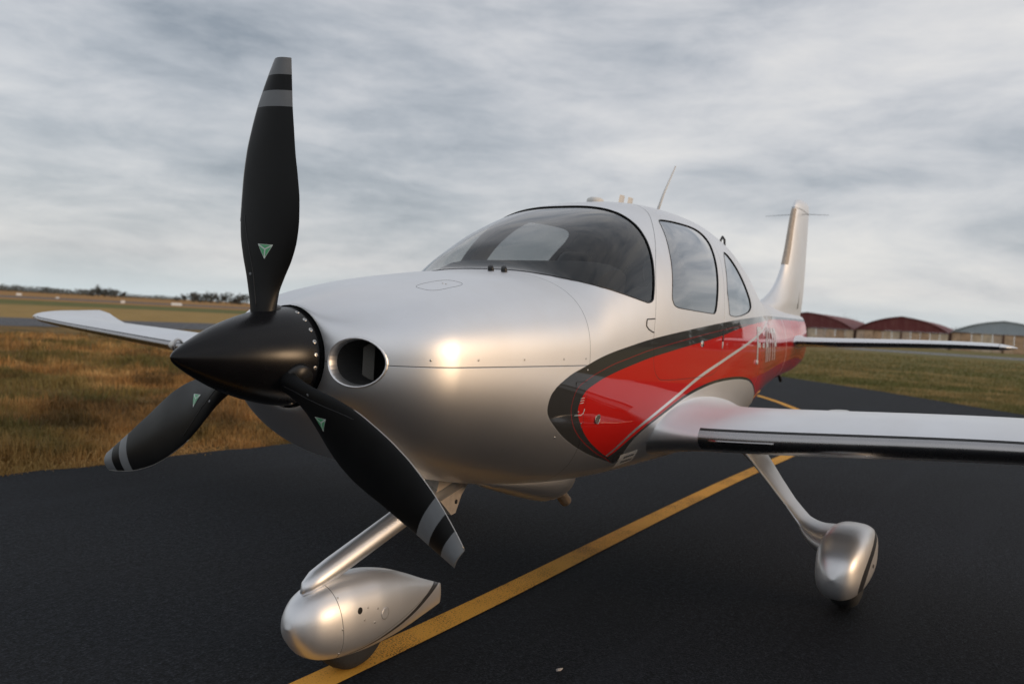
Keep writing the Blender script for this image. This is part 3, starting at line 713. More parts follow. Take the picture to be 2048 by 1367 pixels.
def stripe_mat(name, f):
    m, t, b = mat(name); col, rg = silver_nodes(t, b); c = t.node('ShaderNodeTexCoord'); s = t.node('ShaderNodeSeparateXYZ', inp={0: c.outputs['Object']})
    k, l = f(t, s); col = t.mix(l, t.mix(k, col, (.02, .02, .022)), (.16, .155, .15))
    t.l.new(col, b.inputs['Base Color']); t.l.new(rg, b.inputs['Roughness']); t.l.new(t.math('MULTIPLY', t.math('SUBTRACT', 1.0, k), .85), b.inputs['Metallic']); setp(b, Coat_Weight=.5, Coat_Roughness=.2); return m
def nose_pat(t, s):
    x, z = s.outputs[0], s.outputs[2]
    # stripe curve z = .07 + .33*(x-.74)^2 ... rising to the tail
    u = t.math('MAXIMUM', t.math('SUBTRACT', x, .70), 0.0)
    zc = t.math('ADD', .085, t.math('MULTIPLY', t.math('POWER', u, 1.35), .205))
    d = t.math('SUBTRACT', z, zc)
    k = t.step(t.math('SUBTRACT', t.math('ABSOLUTE', d), t.math('ADD', .0016, t.math('MULTIPLY', u, .017))), .0008)
    zc2 = t.math('ADD', zc, t.math('MULTIPLY', t.math('MULTIPLY', u, t.math('SUBTRACT', .62, u, clamp=True)), .22))
    l1 = t.step(t.math('SUBTRACT', t.math('ABSOLUTE', t.math('SUBTRACT', z, zc2)), .0012), .0006)
    l1 = t.math('MULTIPLY', t.math('MULTIPLY', l1, t.step(t.math('SUBTRACT', .72, x))), .55)
    xs = t.math('SUBTRACT', x, t.math('ADD', .655, t.math('MULTIPLY', t.math('SUBTRACT', .38, z), .16)))
    seam = t.step(t.math('SUBTRACT', t.math('ABSOLUTE', xs), .0016), .0006)
    k = t.math('MAXIMUM', k, t.math('MULTIPLY', seam, .8))
    return k, l1
wf.data.materials.clear(); wf.data.materials.append(stripe_mat('nose_fairing_paint', nose_pat))
NB = BVHTree.FromPolygons([tuple(v) for v in V], F)
def onfair(x, z):
    h = NB.ray_cast(Vector((x, -1, z)), Vector((0, 1, 0))); return h[0], h[1] if h[1].y < 0 else -h[1]
f_s = None
for x, z, r in ((.672, .325, .004), (.678, .215, .004), (.692, .115, .004), (.805, .262, .0045), (.785, .222, .0045), (.86, .245, .0045), (.845, .196, .0045)):
    p, n = onfair(x, z)
    if f_s is None: f_s = obj('screw', *disc_screw(.0042, .0018, 10), M_CHROME, wf); f_s.matrix_local = place(n, p)
    else: share(f_s, 'screw', wf, place(n, p))
p, n = onfair(.762, .262); h = obj('axle_hole', *disc_screw(.0125, .0008, 16), M_BLACK, wf); h.matrix_local = place(n, p)
p, n = onfair(.905, .215); h = obj('inspection_cover', *disc_screw(.024, .0012, 20), M_STW, wf); h.matrix_local = place(n, p)
h.data.materials[0] = simple('cover_silver', (.62, .61, .60), .35, .5)
tyre((.84, 0, .175), .175, .115, gear)
V, F = loft([[(x, y, z) for y in (-.045, .045)] for x, z in ((1.36, .66), (1.46, .62), (1.44, .53), (1.38, .54), (1.30, .60))], wrap=False)
p0 = [(1.30, .66), (1.56, .66), (1.47, .575), (1.43, .50), (1.40, .495), (1.36, .53), (1.28, .60)]
V, F = loft([[(x, y, z) for x, z in p0] for y in (-.038, .038)], True, True); lb = obj('leg_bracket', V, F, M_BEIGE, gear, False)
obj('bracket_bolt', *tube([(1.43, -.0395, .55), (1.43, .0395, .55)], .010, 12), M_BLACK, gear)
# main gear
for s in (-1, 1):
    path = [(.78, .84, .40), (.86, .755, .36), (.925, .680, .30), (1.01, .578, .24), (1.095, .478, .20), (1.17, .395, .22), (1.235, .345, .32), (1.32, .318, .42), (1.40, .305, .50)]
    ths = [.16, .07, .034, .027, .028, .046, .10, .16, .19]
    rings = []
    Yp = resample([(a, b) for a, b, c_ in path], False, 5); ch = np.interp(np.linspace(0, 1, len(Yp)), np.linspace(0, 1, len(path)), [c_ for *_, c_ in path]); th_ = np.interp(np.linspace(0, 1, len(Yp)), np.linspace(0, 1, len(path)), ths)
    for i, (Y, z) in enumerate(Yp):
        j, k = min(i+1, len(Yp)-1), max(i-1, 0); d = Yp[j] - Yp[k]; d /= np.hypot(*d); nrm = np.array([-d[1], d[0]])
        ring = []
        for a in np.linspace(0, 2*math.pi, 32, endpoint=False):
            cx = math.copysign(abs(math.cos(a)) ** .8, math.cos(a)) * ch[i] * .5; t_ = math.copysign(abs(math.sin(a)) ** .9, math.sin(a)) * th_[i] * .5
            q = Yp[i] + nrm * t_; ring.append((3.0 + cx - .02, s * q[0], q[1]))
        rings.append(ring)
    V, F = loft(rings, True, True, flip=(s > 0)); leg = obj('main_leg', V, F, M_SILVER, plane)
    mx = [2.60, 2.615, 2.65, 2.72, 2.82, 2.95, 3.10, 3.25, 3.40, 3.52, 3.60]
    mt = pchip(mx, [.225, .275, .325, .370, .402, .415, .405, .375, .325, .275, .25]); mb = pchip(mx, [.215, .168, .125, .095, .078, .072, .080, .102, .138, .18, .21])
    mw = pchip(mx, [.008, .050, .080, .103, .118, .123, .118, .100, .070, .036, .010])
    rings = []
    for x in np.concatenate([[2.6, 2.602, 2.606], np.linspace(2.615, 3.60, 50)]):
        zt, zb = float(mt(x)), float(mb(x)); cz = zb + (zt-zb)*.5; rings.append(super_ring(x, s*1.395, cz, float(mw(x)), zt-cz, cz-zb, 3.0, nl=2.3))
    def main_pat(t, so):
        x, z = so.outputs[0], so.outputs[2]
        def ell(cx, cz, rx, rz, tilt):
            u = t.math('SUBTRACT', x, cx); v = t.math('SUBTRACT', t.math('SUBTRACT', z, cz), t.math('MULTIPLY', u, tilt))
            return t.math('SUBTRACT', t.math('ADD', t.math('POWER', t.math('ABSOLUTE', t.math('DIVIDE', u, rx)), 2.0), t.math('POWER', t.math('ABSOLUTE', t.math('DIVIDE', v, rz)), 2.0)), 1.0)
        a = t.step(ell(3.04, .232, .30, .118, .16), .01); b_ = t.step(ell(3.13, .226, .30, .100, .16), .01)
        side = t.step(t.math('ADD', t.math('MULTIPLY', so.outputs[1], float(s) * -1), 1.40), .01)
        return t.math('MULTIPLY', t.math('MULTIPLY', a, t.math('SUBTRACT', 1.0, b_)), side), t.math('MULTIPLY', b_, 0.0)
    V, F = loft(rings, True, True); pf = obj('wheel_fairing', V, F, stripe_mat('main_fairing_paint', main_pat), leg)
    tyre((2.98, s*1.395, .165), .165, .15, leg)
    hb = obj('axle_hole', *disc_screw(.010, .001, 12), M_BLACK, leg); hb.matrix_local = place((-.1, s, 0), (2.95, s * 1.522, .235))

# ---- belly fairing and exhaust
rings = []
for t in np.linspace(0.0, 1, 24):
    x = 1.42 + .76*t; k = math.sqrt(max(0, 1-(1-t*1.35)**2)) if t < .74 else math.sqrt(max(.001, 1-((t-.74)/.262)**2)); k = max(k, .02)
    rings.append(super_ring(x, -.16, .66 - .03*t, .13*k + .01, .05, (.05 + .085*min(1, t*1.5))*k + .01, 2.2, 32))
V, F = loft(rings, True, True); bf = obj('exhaust_fairing', V, F, M_SILVER, plane)
V, F = join(tube([(2.06, -.17, .555), (2.14, -.17, .500), (2.20, -.17, .455)], .030, 20, caps=False), tube([(2.205, -.17, .452), (2.06, -.17, .553)], .026, 20, caps=False))
obj('exhaust_pipe', V, F, M_PIPE, bf)
obj('exhaust_bore', *tube([(2.10, -.17, .528), (2.11, -.17, .522)], .027, 16), M_BLACK, bf)

# ---- small fittings on the fuselage
def on_top(x, y=0.0):
    h = BVH.ray_cast(Vector((x, y, 3.5)), Vector((0, 0, -1))); return h[0], (h[1] if h[1].z > 0 else -h[1])
def on_side(x, z, s=-1):
    h = BVH.ray_cast(Vector((x, s*3, z)), Vector((0, -s, 0))); n = h[1] if h[1].y * s > 0 else -h[1]; return h[0], n
p, n = on_top(2.66, 0.0)
rings = [[(p.x + .062*k*math.cos(a), p.y + .045*k*math.sin(a), p.z - .006 + z) for a in np.linspace(0, 2*math.pi, 28, endpoint=False)] for k, z in ((1, 0), (1, .010), (.93, .022), (.7, .029), (.3, .031))]
V, F = loft(rings, False, True); obj('antenna_puck', V, F, M_WHITE, plane)
for x in (2.98, 3.10):
    p, n = on_top(x, 0.0); V, F = loft([[(p.x + dx + .03*z/.09, y, p.z - .01 + z) for dx, y in ((-.035, 0), (0, -.007), (.035, 0), (0, .007))] for z in (0, .075)], False, True); obj('blade_antenna', V, F, M_WHITE, plane, False)
p, n = on_top(3.50, 0.0); obj('whip_antenna', *tube([p + Vector((0, 0, -.02)), p + Vector((.13, 0, .17)), p + Vector((.30, 0, .375))], [.010, .008, .005], 8), M_WHITE, plane)
p, n = on_top(4.05, -.26); q = [(0, -.02), (.015, .035), (.05, .06), (.085, .045), (.09, .0)]
obj('step_handle', *tube([p + Vector((x, 0, z)) for x, z in [(-.01, -.02), (.0, .035), (.03, .06), (.075, .045), (.085, .0), (.08, -.03)]], .008, 8), M_BLACK, plane)
for y in (-.095, -.165):
    p, n = on_top(1.52, y); jn = obj('defrost_nozzle', *disc_screw(.014, .03, 14), M_BLACK, plane); jn.matrix_local = place((n + Vector((-.4, -.1, 0))).normalized(), p - n*.006)
# oil door on the cowl top
c0 = (.935, -.265); L = []
for a in np.linspace(0, 2*math.pi, 60, endpoint=False):
    x = c0[0] + .105*math.copysign(abs(math.cos(a))**.6, math.cos(a)); y = c0[1] + .05*math.copysign(abs(math.sin(a))**.6, math.sin(a)); L.append(on_top(x, y)[0])
obj('oil_door_seam', *tube(L, .0007, 5, closed=True), M_BLACK, plane)
for y in (-.26, -.275):
    p, n = on_top(.96, y); sc = share(f_s, 'cowl_fastener', plane, place(n, p))
# cowl fasteners along the seam, hinge, latch, drain and step lights
for x, z in ((.64, 1.214), (.837, 1.216), (1.092, 1.217), (1.347, 1.218), (1.508, 1.219)):
    p, n = on_side(x, z); share(f_s, 'cowl_fastener', plane, place(n, p))
def side_loop(pts, closed=False, off=.0006): return [on_side(x, z)[0] + on_side(x, z)[1] * off for x, z in pts]
# door hinge, latch, recessed handle
hg = obj('door_hinge', *tube(side_loop([(2.126, 1.402), (2.05, 1.397), (2.042, 1.385), (2.040, 1.365), (2.06, 1.352), (2.098, 1.340), (2.115, 1.338)]), .0032, 6), M_BLACK, fuselage)
p, n = on_side(2.734, 1.288); lt = obj('door_latch', *disc_screw(.017, .006, 16), M_CHROME, fuselage); lt.matrix_local = place(n, p)
p, n = on_side(2.738, 1.28); lt = obj('door_lock', *disc_screw(.007, .009, 12), M_BLACK, fuselage); lt.matrix_local = place(n, p)
obj('door_handle', *tube(side_loop([(3.082, 1.366), (3.076, 1.33), (3.072, 1.30)]), .005, 6), M_BLACK, fuselage)
obj('handle_edge', *tube(side_loop([(3.072, 1.30), (3.066, 1.262)]), .005, 6), M_STW, fuselage)
# access panel with its fasteners, drain hole, rear lamp
obj('access_panel_edge', *tube(side_loop([(1.525, 1.125), (1.452, 1.125), (1.447, 1.12), (1.475, .985)]), .0016, 5), M_BLACK, fuselage)
obj('access_panel_edge', *tube(side_loop([(1.475, .985), (1.528, .983), (1.541, .992), (1.543, 1.01)]), .0018, 5), M_STW, fuselage)
for z in (1.055, 1.045, 1.035): obj('panel_slot', *tube(side_loop([(1.496, z), (1.524, z + .002)], off=.001), .0016, 5), M_STW, fuselage)
for x, z in ((1.501, .998), (1.549, .946), (1.527, 1.172), (1.40, .896)):
    p, n = on_side(x, z); share(f_s, 'panel_fastener', fuselage, place(n, p))
p, n = on_side(1.672, .959); dh = obj('drain_vent', *disc_screw(.021, .0016, 20), simple('vent_mesh', (.20, .19, .17), .5, .6, 0, .5, 400), fuselage); dh.matrix_local = place(n, p)
obj('vent_rim', *tube([p + n*.001 + Vector((math.cos(a)*.021, 0, math.sin(a)*.021)) for a in np.linspace(0, 2*math.pi, 20, endpoint=False)], .002, 5, closed=True), M_CHROME, fuselage)
p, n = on_side(3.947, 1.167); rl = obj('side_lamp', *disc_screw(.016, .012, 14), M_WHITE, fuselage); rl.matrix_local = place(n, p)
# registration strokes on the rear fuselage, following the skin
def stroke(x0, x1, z0, z1):
    nx_, nz_ = max(2, int((x1-x0)/.03)+1), max(2, int((z1-z0)/.03)+1); V = []
    for x in np.linspace(x0, x1, nx_):
        for z in np.linspace(z0, z1, nz_):
            p, n = on_side(x, z); V.append(tuple(p + n*.0015))
    return V, [(i*nz_+j, (i+1)*nz_+j, (i+1)*nz_+j+1, i*nz_+j+1) for i in range(nx_-1) for j in range(nz_-1)]
LET = {'F': [(0, .18, .86, 1), (0, .05, 0, .86), (.05, .15, .44, .57)], '-': [(.02, .14, .42, .56)], 'H': [(0, .05, 0, 1), (.13, .18, 0, 1), (.05, .13, .43, .57)], 'I': [(.06, .11, 0, 1)], 'T': [(0, .18, .86, 1), (.065, .115, 0, .86)], 'P': [(0, .05, 0, 1), (.05, .18, .86, 1), (.05, .18, .42, .55), (.13, .18, .55, .86)]}
xx = 3.96
for ch in 'F-HITP':
    parts = [stroke(xx + a, xx + b, 1.155 + c*.245, 1.155 + d*.245) for a, b, c, d in LET[ch]]
    V, F = join(*parts); obj('registration_letter', V, F, M_SILVER, fuselage, True); xx += .23
# placard low on the side, ahead of the wing root
def quad_on(c, n_=6, off=.002):
    c = np.array(c); V = []
    for i in range(n_+1):
        for j in range(n_+1):
            u, v = i/n_, j/n_; q = c[0]*(1-u)*(1-v) + c[1]*u*(1-v) + c[2]*u*v + c[3]*(1-u)*v; p, n = on_side(*q); V.append(tuple(p + n*off))
    return V, [(i*(n_+1)+j, (i+1)*(n_+1)+j, (i+1)*(n_+1)+j+1, i*(n_+1)+j+1) for i in range(n_) for j in range(n_)]
WB = BVHTree.FromPolygons([tuple(v.co) for v in PORT_WING.data.vertices], [tuple(p.vertices) for p in PORT_WING.data.polygons])
_os = on_side
def on_side(x, z, s=-1):
    a = _os(x, z, s); h = WB.ray_cast(Vector((x, s*3, z)), Vector((0, -s, 0)))
    if h[0] is not None and h[0].y < a[0].y: return h[0], (h[1] if h[1].y < 0 else -h[1])
    return a
pl = obj('placard', *quad_on([(2.07, .752), (2.21, .768), (2.275, .700), (2.16, .668)]), M_WHITE, fuselage)
M_INK = simple('placard_ink', (.16, .16, .17), .6)
for q in ([(2.125, .738), (2.212, .748), (2.222, .735), (2.138, .724)], [(2.150, .710), (2.240, .720), (2.250, .706), (2.165, .695)]):
    q = np.array(q)
    for k in range(5):
        a, b = k/5 + .02, (k+1)/5 - .02; obj('placard_text', *quad_on([q[0]*(1-a)+q[1]*a, q[0]*(1-b)+q[1]*b, q[3]*(1-b)+q[2]*b, q[3]*(1-a)+q[2]*a], 2, .003), M_INK, fuselage)

# ================================================================== GROUND
def sheet(name, pts, z, m, parent=None):
    return obj(name, [(x, y, z) for x, y in pts], [tuple(range(len(pts)))], m, parent, False)
def ground_mat():
    m, t, b = mat('grassland'); c = t.node('ShaderNodeTexCoord'); P = c.outputs['Object']; s = t.node('ShaderNodeSeparateXYZ', inp={0: P})
    big = t.noise(P, .05, 5, .6); mid = t.noise(P, .6, 6, .65); fine = t.noise(P, 9, 6, .7)
    v = t.math('ADD', t.math('MULTIPLY', mid, .55), t.math('MULTIPLY', fine, .45))
    brown = t.ramp(v, [(.34, (.060, .054, .022)), (.45, (.15, .098, .038)), (.55, (.27, .16, .06)), (.66, (.37, .24, .10))])
    straw = t.ramp(v, [(.34, (.24, .16, .055)), (.6, (.44, .29, .11))])
    green = t.ramp(v, [(.34, (.09, .11, .035)), (.6, (.19, .18, .065))])
    orange = t.ramp(v, [(.34, (.26, .14, .05)), (.6, (.42, .235, .09))])
    yy = t.math('ADD', s.outputs[1], t.math('MULTIPLY', t.math('SUBTRACT', big, .5), 26))
    def band(a, bb, w): return t.math('MULTIPLY', t.node('ShaderNodeMapRange', inp={0: yy, 1: a - w, 2: a + w}).outputs[0], t.node('ShaderNodeMapRange', inp={0: yy, 1: bb - w, 2: bb + w, 3: 1.0, 4: 0.0}).outputs[0])
    col = t.mix(band(38, 82, 3), brown, straw); col = t.mix(band(80, 118, 8), col, green); col = t.mix(band(118, 9000, 8), col, orange)
    # greener on the hangar side
    rg = t.math('MULTIPLY', t.node('ShaderNodeMapRange', inp={0: s.outputs[0], 1: 8.0, 2: 20.0}).outputs[0], t.node('ShaderNodeMapRange', inp={0: yy, 1: 10.0, 2: 30.0, 3: 1.0, 4: 0.0}).outputs[0])
    olive = t.ramp(t.math('ADD', t.math('MULTIPLY', v, .6), t.math('MULTIPLY', big, .4)), [(.36, (.11, .11, .042)), (.5, (.20, .17, .068)), (.62, (.31, .23, .10))])
    col = t.mix(rg, col, olive)
    t.l.new(col, b.inputs['Base Color']); setp(b, Roughness=.95); b.inputs['Specular IOR Level'].default_value = .1
    bn = t.node('ShaderNodeBump', inp={'Strength': .9, 'Distance': .12, 'Height': v}); t.l.new(bn.outputs[0], b.inputs['Normal'])
    return m
tag(sheet('ground', [(-2500, -2500), (2500, -2500), (2500, 2500), (-2500, 2500)], -.03, ground_mat()), kind='structure')
def asphalt(name, base, sc=1.0):
    m, t, b = mat(name); c = t.node('ShaderNodeTexCoord'); P = c.outputs['Object']
    g = t.noise(P, 90*sc, 2, .7); f = t.noise(P, 30*sc, 5, .8); l = t.noise(P, .7, 5, .6)
    mp = t.node('ShaderNodeMapping', inp={0: P}); mp.inputs['Scale'].default_value = (.06, 1.0, 1); tr = t.noise(mp.outputs[0], 2.4, 5, .6)
    v = t.math('ADD', t.math('MULTIPLY', g, .5), t.math('MULTIPLY', f, .5))
    col = t.ramp(v, [(.40, tuple(x*.15 for x in base)), (.49, tuple(x*.8 for x in base)), (.56, tuple(x*1.9 for x in base)), (.64, tuple(x*4.2 for x in base))])
    col = t.mix(t.node('ShaderNodeMapRange', inp={0: l, 1: .42, 2: .68, 3: 0.0, 4: .4}).outputs[0], col, tuple(x*.55 for x in base))
    col = t.mix(t.node('ShaderNodeMapRange', inp={0: tr, 1: .52, 2: .70, 3: 0.0, 4: .45}).outputs[0], col, tuple(x*1.7 for x in base))
    t.l.new(col, b.inputs['Base Color']); setp(b, Roughness=.8); b.inputs['Specular IOR Level'].default_value = .16
    bn = t.node('ShaderNodeBump', inp={'Strength': .8, 'Distance': .012, 'Height': v}); t.l.new(bn.outputs[0], b.inputs['Normal']); return m
M_ASPH = asphalt('asphalt', (.0108, .0126, .0158)); M_OLD = asphalt('old_asphalt', (.10, .10, .105), .2)
LEDGE = [(-60, 4.16), (-20, 4.18), (-5, 4.22), (1.6, 4.24), (2.8, 4.15), (4.3, 4.08), (7, 4.12), (9, 4.35), (11, 5.0), (14, 7.0), (18, 10.6), (40, 31.5)]
REDGE = [(46, 24.5), (30, 9.4), (25.2, 4.8), (21.9, 1.35), (19.05, -1.1), (16.5, -3.4), (12, -6.6), (6, -8.6), (0, -9.2), (-20, -9.4), (-60, -9.4)]
def wavy(L, amp, seg=.25):
    o = []
    for (x0, y0), (x1, y1) in zip(L, L[1:]):
        n = max(1, min(60, int(math.hypot(x1-x0, y1-y0) / seg)))
        for k in range(n):
            t = k / n; j = amp * random.uniform(-1, 1) if math.hypot(x0, y0) < 45 else 0; o.append((x0 + (x1-x0)*t + j*.5, y0 + (y1-y0)*t + j))
    o.append(L[-1]); return o
TAXI = wavy(LEDGE, .045) + wavy(REDGE, .08)
taxi = tag(sheet('taxiway', TAXI, 0.0, M_ASPH), kind='structure')
def strip(path, wd):
    P = np.array(path); L, R = [], []
    for i in range(len(P)):
        d = P[min(i+1, len(P)-1)] - P[max(i-1, 0)]; d /= np.hypot(*d); n = np.array([-d[1], d[0]]); L.append(P[i] + n*wd/2); R.append(P[i] - n*wd/2)
    V = [(p[0], p[1], 0) for p in L] + [(p[0], p[1], 0) for p in R]; k = len(P)
    return V, [(i+k, i+k+1, i+1, i) for i in range(k-1)]
def line_mat():
    m, t, b = mat('yellow_line_paint'); c = t.node('ShaderNodeTexCoord'); P = c.outputs['Object']
    g = t.noise(P, 120, 3, .8); l = t.noise(P, 2.2, 4, .6)
    w_ = t.math('ADD', g, t.math('MULTIPLY', t.math('SUBTRACT', l, .5), .45))
    k = t.ramp(w_, [(.37, 0.0), (.45, 1.0)])
    col = t.mix(k, (.045, .036, .020), t.mix(l, (.80, .36, .04), (.88, .44, .075)))
    t.l.new(col, b.inputs['Base Color']); setp(b, Roughness=.75); b.inputs['Specular IOR Level'].default_value = .2
    bn = t.node('ShaderNodeBump', inp={'Strength': .5, 'Distance': .005, 'Height': g}); t.l.new(bn.outputs[0], b.inputs['Normal']); return m
ly = pchip([-30, 0, .7, 1.7, 3.1, 4.5, 6.2, 8.3, 10.3, 12.4, 14.87, 16.75, 20, 30], [-.03, -.018, -.012, .006, .06, .11, .155, .175, .33, .85, 2.0, 3.2, 6.0, 16])
path = [(float(x), float(ly(x))) for x in np.concatenate([np.linspace(-30, 0, 40, endpoint=False), np.linspace(0, 30, 200)])]
V, F = strip(path, .132); ym = obj('yellow_centre_line', V, F, line_mat(), taxi, False); ym.location.z = .004
# verge of worn earth along the edge and the parallel runway far left
tag(sheet('far_taxiway', wavy([(-200, 31.2), (10, 31.2), (60, 30.8), (400, 30)], .0) + wavy([(400, 39.5), (60, 40.5), (10, 41), (-200, 41)], .0), -.022, M_OLD), kind='structure')
tag(sheet('runway', [(-600, 150), (160, 150), (160, 184), (-600, 184)], -.022, M_OLD), kind='structure')
tag(sheet('apron', [(96, -70), (112, -70), (112, 17.5), (96, 17.5)], -.022, asphalt('apron_concrete', (.20, .20, .20), .15)), kind='structure')

# ---- grass as blades
def vnoise(x, y, s, seed):
    r = np.random.default_rng(seed); G = r.random((256, 256)); x = x*s + 1000; y = y*s + 1000
    xi, yi = np.floor(x).astype(int), np.floor(y).astype(int); fx, fy = x-xi, y-yi; fx = fx*fx*(3-2*fx); fy = fy*fy*(3-2*fy)
    g = lambda a, b: G[a % 256, b % 256]
    return (g(xi, yi)*(1-fx) + g(xi+1, yi)*fx)*(1-fy) + (g(xi, yi+1)*(1-fx) + g(xi+1, yi+1)*fx)*fy
def inpoly(P, poly): return sdist(P, np.array(poly)) < 0
def grass_mat():
    m, t, b = mat('grass_blades'); a = t.node('ShaderNodeAttribute', attribute_name='blade_colour'); t.l.new(a.outputs['Color'], b.inputs['Base Color']); setp(b, Roughness=.7); b.inputs['Specular IOR Level'].default_value = .15
    tr = t.node('ShaderNodeBsdfTranslucent'); t.l.new(a.outputs['Color'], tr.inputs[0]); mx = t.node('ShaderNodeMixShader', inp={0: .3, 1: b.outputs[0], 2: tr.outputs[0]})
    o = [n for n in t.n if n.type == 'OUTPUT_MATERIAL'][0]; t.l.new(mx.outputs[0], o.inputs[0]); return m
M_GRASS = grass_mat()
def grass(name, P, h, wd, pal, label, seed):
    n = len(P); r = np.random.default_rng(seed)
    az = r.random(n) * 2*np.pi; lean = r.normal(0, .6, n); h = h * r.uniform(.55, 1.35, n)
    dx, dy = np.cos(az), np.sin(az); px, py = -dy, dx; wd = wd * r.uniform(.7, 1.3, n)
    B = np.stack([P[:, 0], P[:, 1], np.full(n, -.03)], 1); side = np.stack([px, py, np.zeros(n)], 1) * wd[:, None] * .5; ln = np.stack([dx, dy, np.zeros(n)], 1)
    M = B + ln * (lean * h * .35)[:, None] + np.array([0, 0, 1]) * (h * .6)[:, None]; Tp = B + ln * (lean * h)[:, None] * 1.1 + np.array([0, 0, 1]) * (h * (1 - .25*np.abs(lean)))[:, None]
    V = np.stack([B - side, B + side, M + side*.75, M - side*.75, Tp], 1).reshape(-1, 3)
    me = bpy.data.meshes.new(name); me.vertices.add(5*n); me.vertices.foreach_set('co', V.ravel().astype(np.float32))
    k = np.arange(n) * 5; loops = np.stack([k, k+1, k+2, k+3, k+3, k+2, k+4], 1).ravel(); me.loops.add(7*n); me.loops.foreach_set('vertex_index', loops.astype(np.int32))
    st = np.stack([np.arange(n)*7, np.arange(n)*7 + 4], 1).ravel(); me.polygons.add(2*n); me.polygons.foreach_set('loop_start', st.astype(np.int32)); me.update(calc_edges=True)
    at = me.color_attributes.new('blade_colour', 'FLOAT_COLOR', 'POINT')
    C = np.repeat(np.concatenate([pal, np.ones((n, 1))], 1)[:, None, :], 5, 1); at.data.foreach_set('color', C.ravel().astype(np.float32))
    me.materials.append(M_GRASS); o = bpy.data.objects.new(name, me); COL.objects.link(o); return tag(o, label, 'grass', kind='stuff')
def pal_mix(P, seed, cols, green):
    v = .5*vnoise(P[:, 0], P[:, 1], .9, seed) + .3*vnoise(P[:, 0], P[:, 1], 2.7, seed+1) + .2*np.random.default_rng(seed).random(len(P))
    g = vnoise(P[:, 0], P[:, 1], .45, seed+5) * .6 + vnoise(P[:, 0], P[:, 1], 1.6, seed+6) * .4
    c = np.array(cols); k = np.clip((v - .25) / .5, 0, .999) * (len(c) - 1); i = k.astype(int); f = (k - i)[:, None]; out = c[i]*(1-f) + c[np.minimum(i+1, len(c)-1)]*f
    m = (np.clip((g - .42) / .2, 0, 1) * green)[:, None]; gr = np.array([.10, .11, .036]) * np.random.default_rng(seed+9).uniform(.6, 1.4, len(P))[:, None]
    return (out*(1-m) + gr*m) * 1.25
def scatter(ang0, ang1, r0, r1, n, seed):         # even in the view of someone standing beside the nose
    r = np.random.default_rng(seed); u = r.random(n); rad = 1 / (1/r0 + (1/r1 - 1/r0)*u); a = np.radians(r.uniform(ang0, ang1, n))
    return np.stack([-1.5 + rad*np.cos(a), -2.2 + rad*np.sin(a)], 1)
P = np.concatenate([scatter(30, 82, 5.8, 16, 120000, 1), scatter(33, 75, 14, 31, 60000, 2)])
P = P[(P[:, 1] < 31)]; P = P[sdist(P, np.array(LEDGE + REDGE)) > -.16*vnoise(P[:, 0], P[:, 1], 3.0, 40)*np.random.default_rng(41).random(len(P))]
edge = np.clip((P[:, 1] - 4.0) / 1.2, .35, 1)
hh = .8 * (.05 + .15 * vnoise(P[:, 0], P[:, 1], .9, 3)**2 + .20*vnoise(P[:, 0], P[:, 1], 2.8, 4)**2.5) * edge
dist = np.hypot(P[:, 0]+1.5, P[:, 1]+2.2)
grass('rough_grass', P, hh, .0045 + dist*.0006, pal_mix(P, 11, [(.11, .068, .028), (.24, .135, .05), (.42, .225, .078), (.58, .36, .145)], .65), 'tall dry tufted grass beside the left edge of the taxiway', 21)
P = np.concatenate([scatter(-8, 24, 17, 80, 90000, 5)])
P = P[~inpoly(P, LEDGE + REDGE)]; P = P[(P[:, 0] > 14) & (P[:, 0] < 92)]
dist = np.hypot(P[:, 0]+1.5, P[:, 1]+2.2)
grass('mown_grass', P, .05 + .07*vnoise(P[:, 0], P[:, 1], .7, 8), .006 + dist*.0006, pal_mix(P, 31, [(.10, .095, .036), (.17, .14, .055), (.26, .19, .08), (.34, .24, .11)], .7), 'short olive grass between the taxiway and the hangars', 22)

# ================================================================== HANGARS
def corr(name, base, rust, amp):
    m, t, b = mat(name); c = t.node('ShaderNodeTexCoord'); P = c.outputs['Object']
    mp = t.node('ShaderNodeMapping', inp={0: P}); mp.inputs['Scale'].default_value = (1, .9, .12); n = t.noise(mp.outputs[0], 2.6, 6, .7); f = t.noise(P, .5, 4, .6)
    col = t.mix(t.ramp(n, [(.45, 0.0), (.68, amp)]), base, rust); col = t.mix(t.math('MULTIPLY', f, .35), col, tuple(x*.55 for x in base))
    t.l.new(col, b.inputs['Base Color']); setp(b, Roughness=.7); return m
M_RROOF = corr('red_sheet', (.17, .034, .034), (.28, .12, .10), .6); M_GROOF = corr('grey_sheet', (.40, .46, .51), (.50, .55, .58), .4)
M_PANEL = [simple('door_panel_%d' % i, c, .8, 0, 0, .25, 1.2) for i, c in enumerate([(.62, .47, .32), (.58, .40, .26), (.66, .53, .38), (.52, .34, .21), (.60, .45, .33)])]
M_FRAME = simple('rusty_frame', (.14, .075, .05), .8, 0, 0, .3, 2)
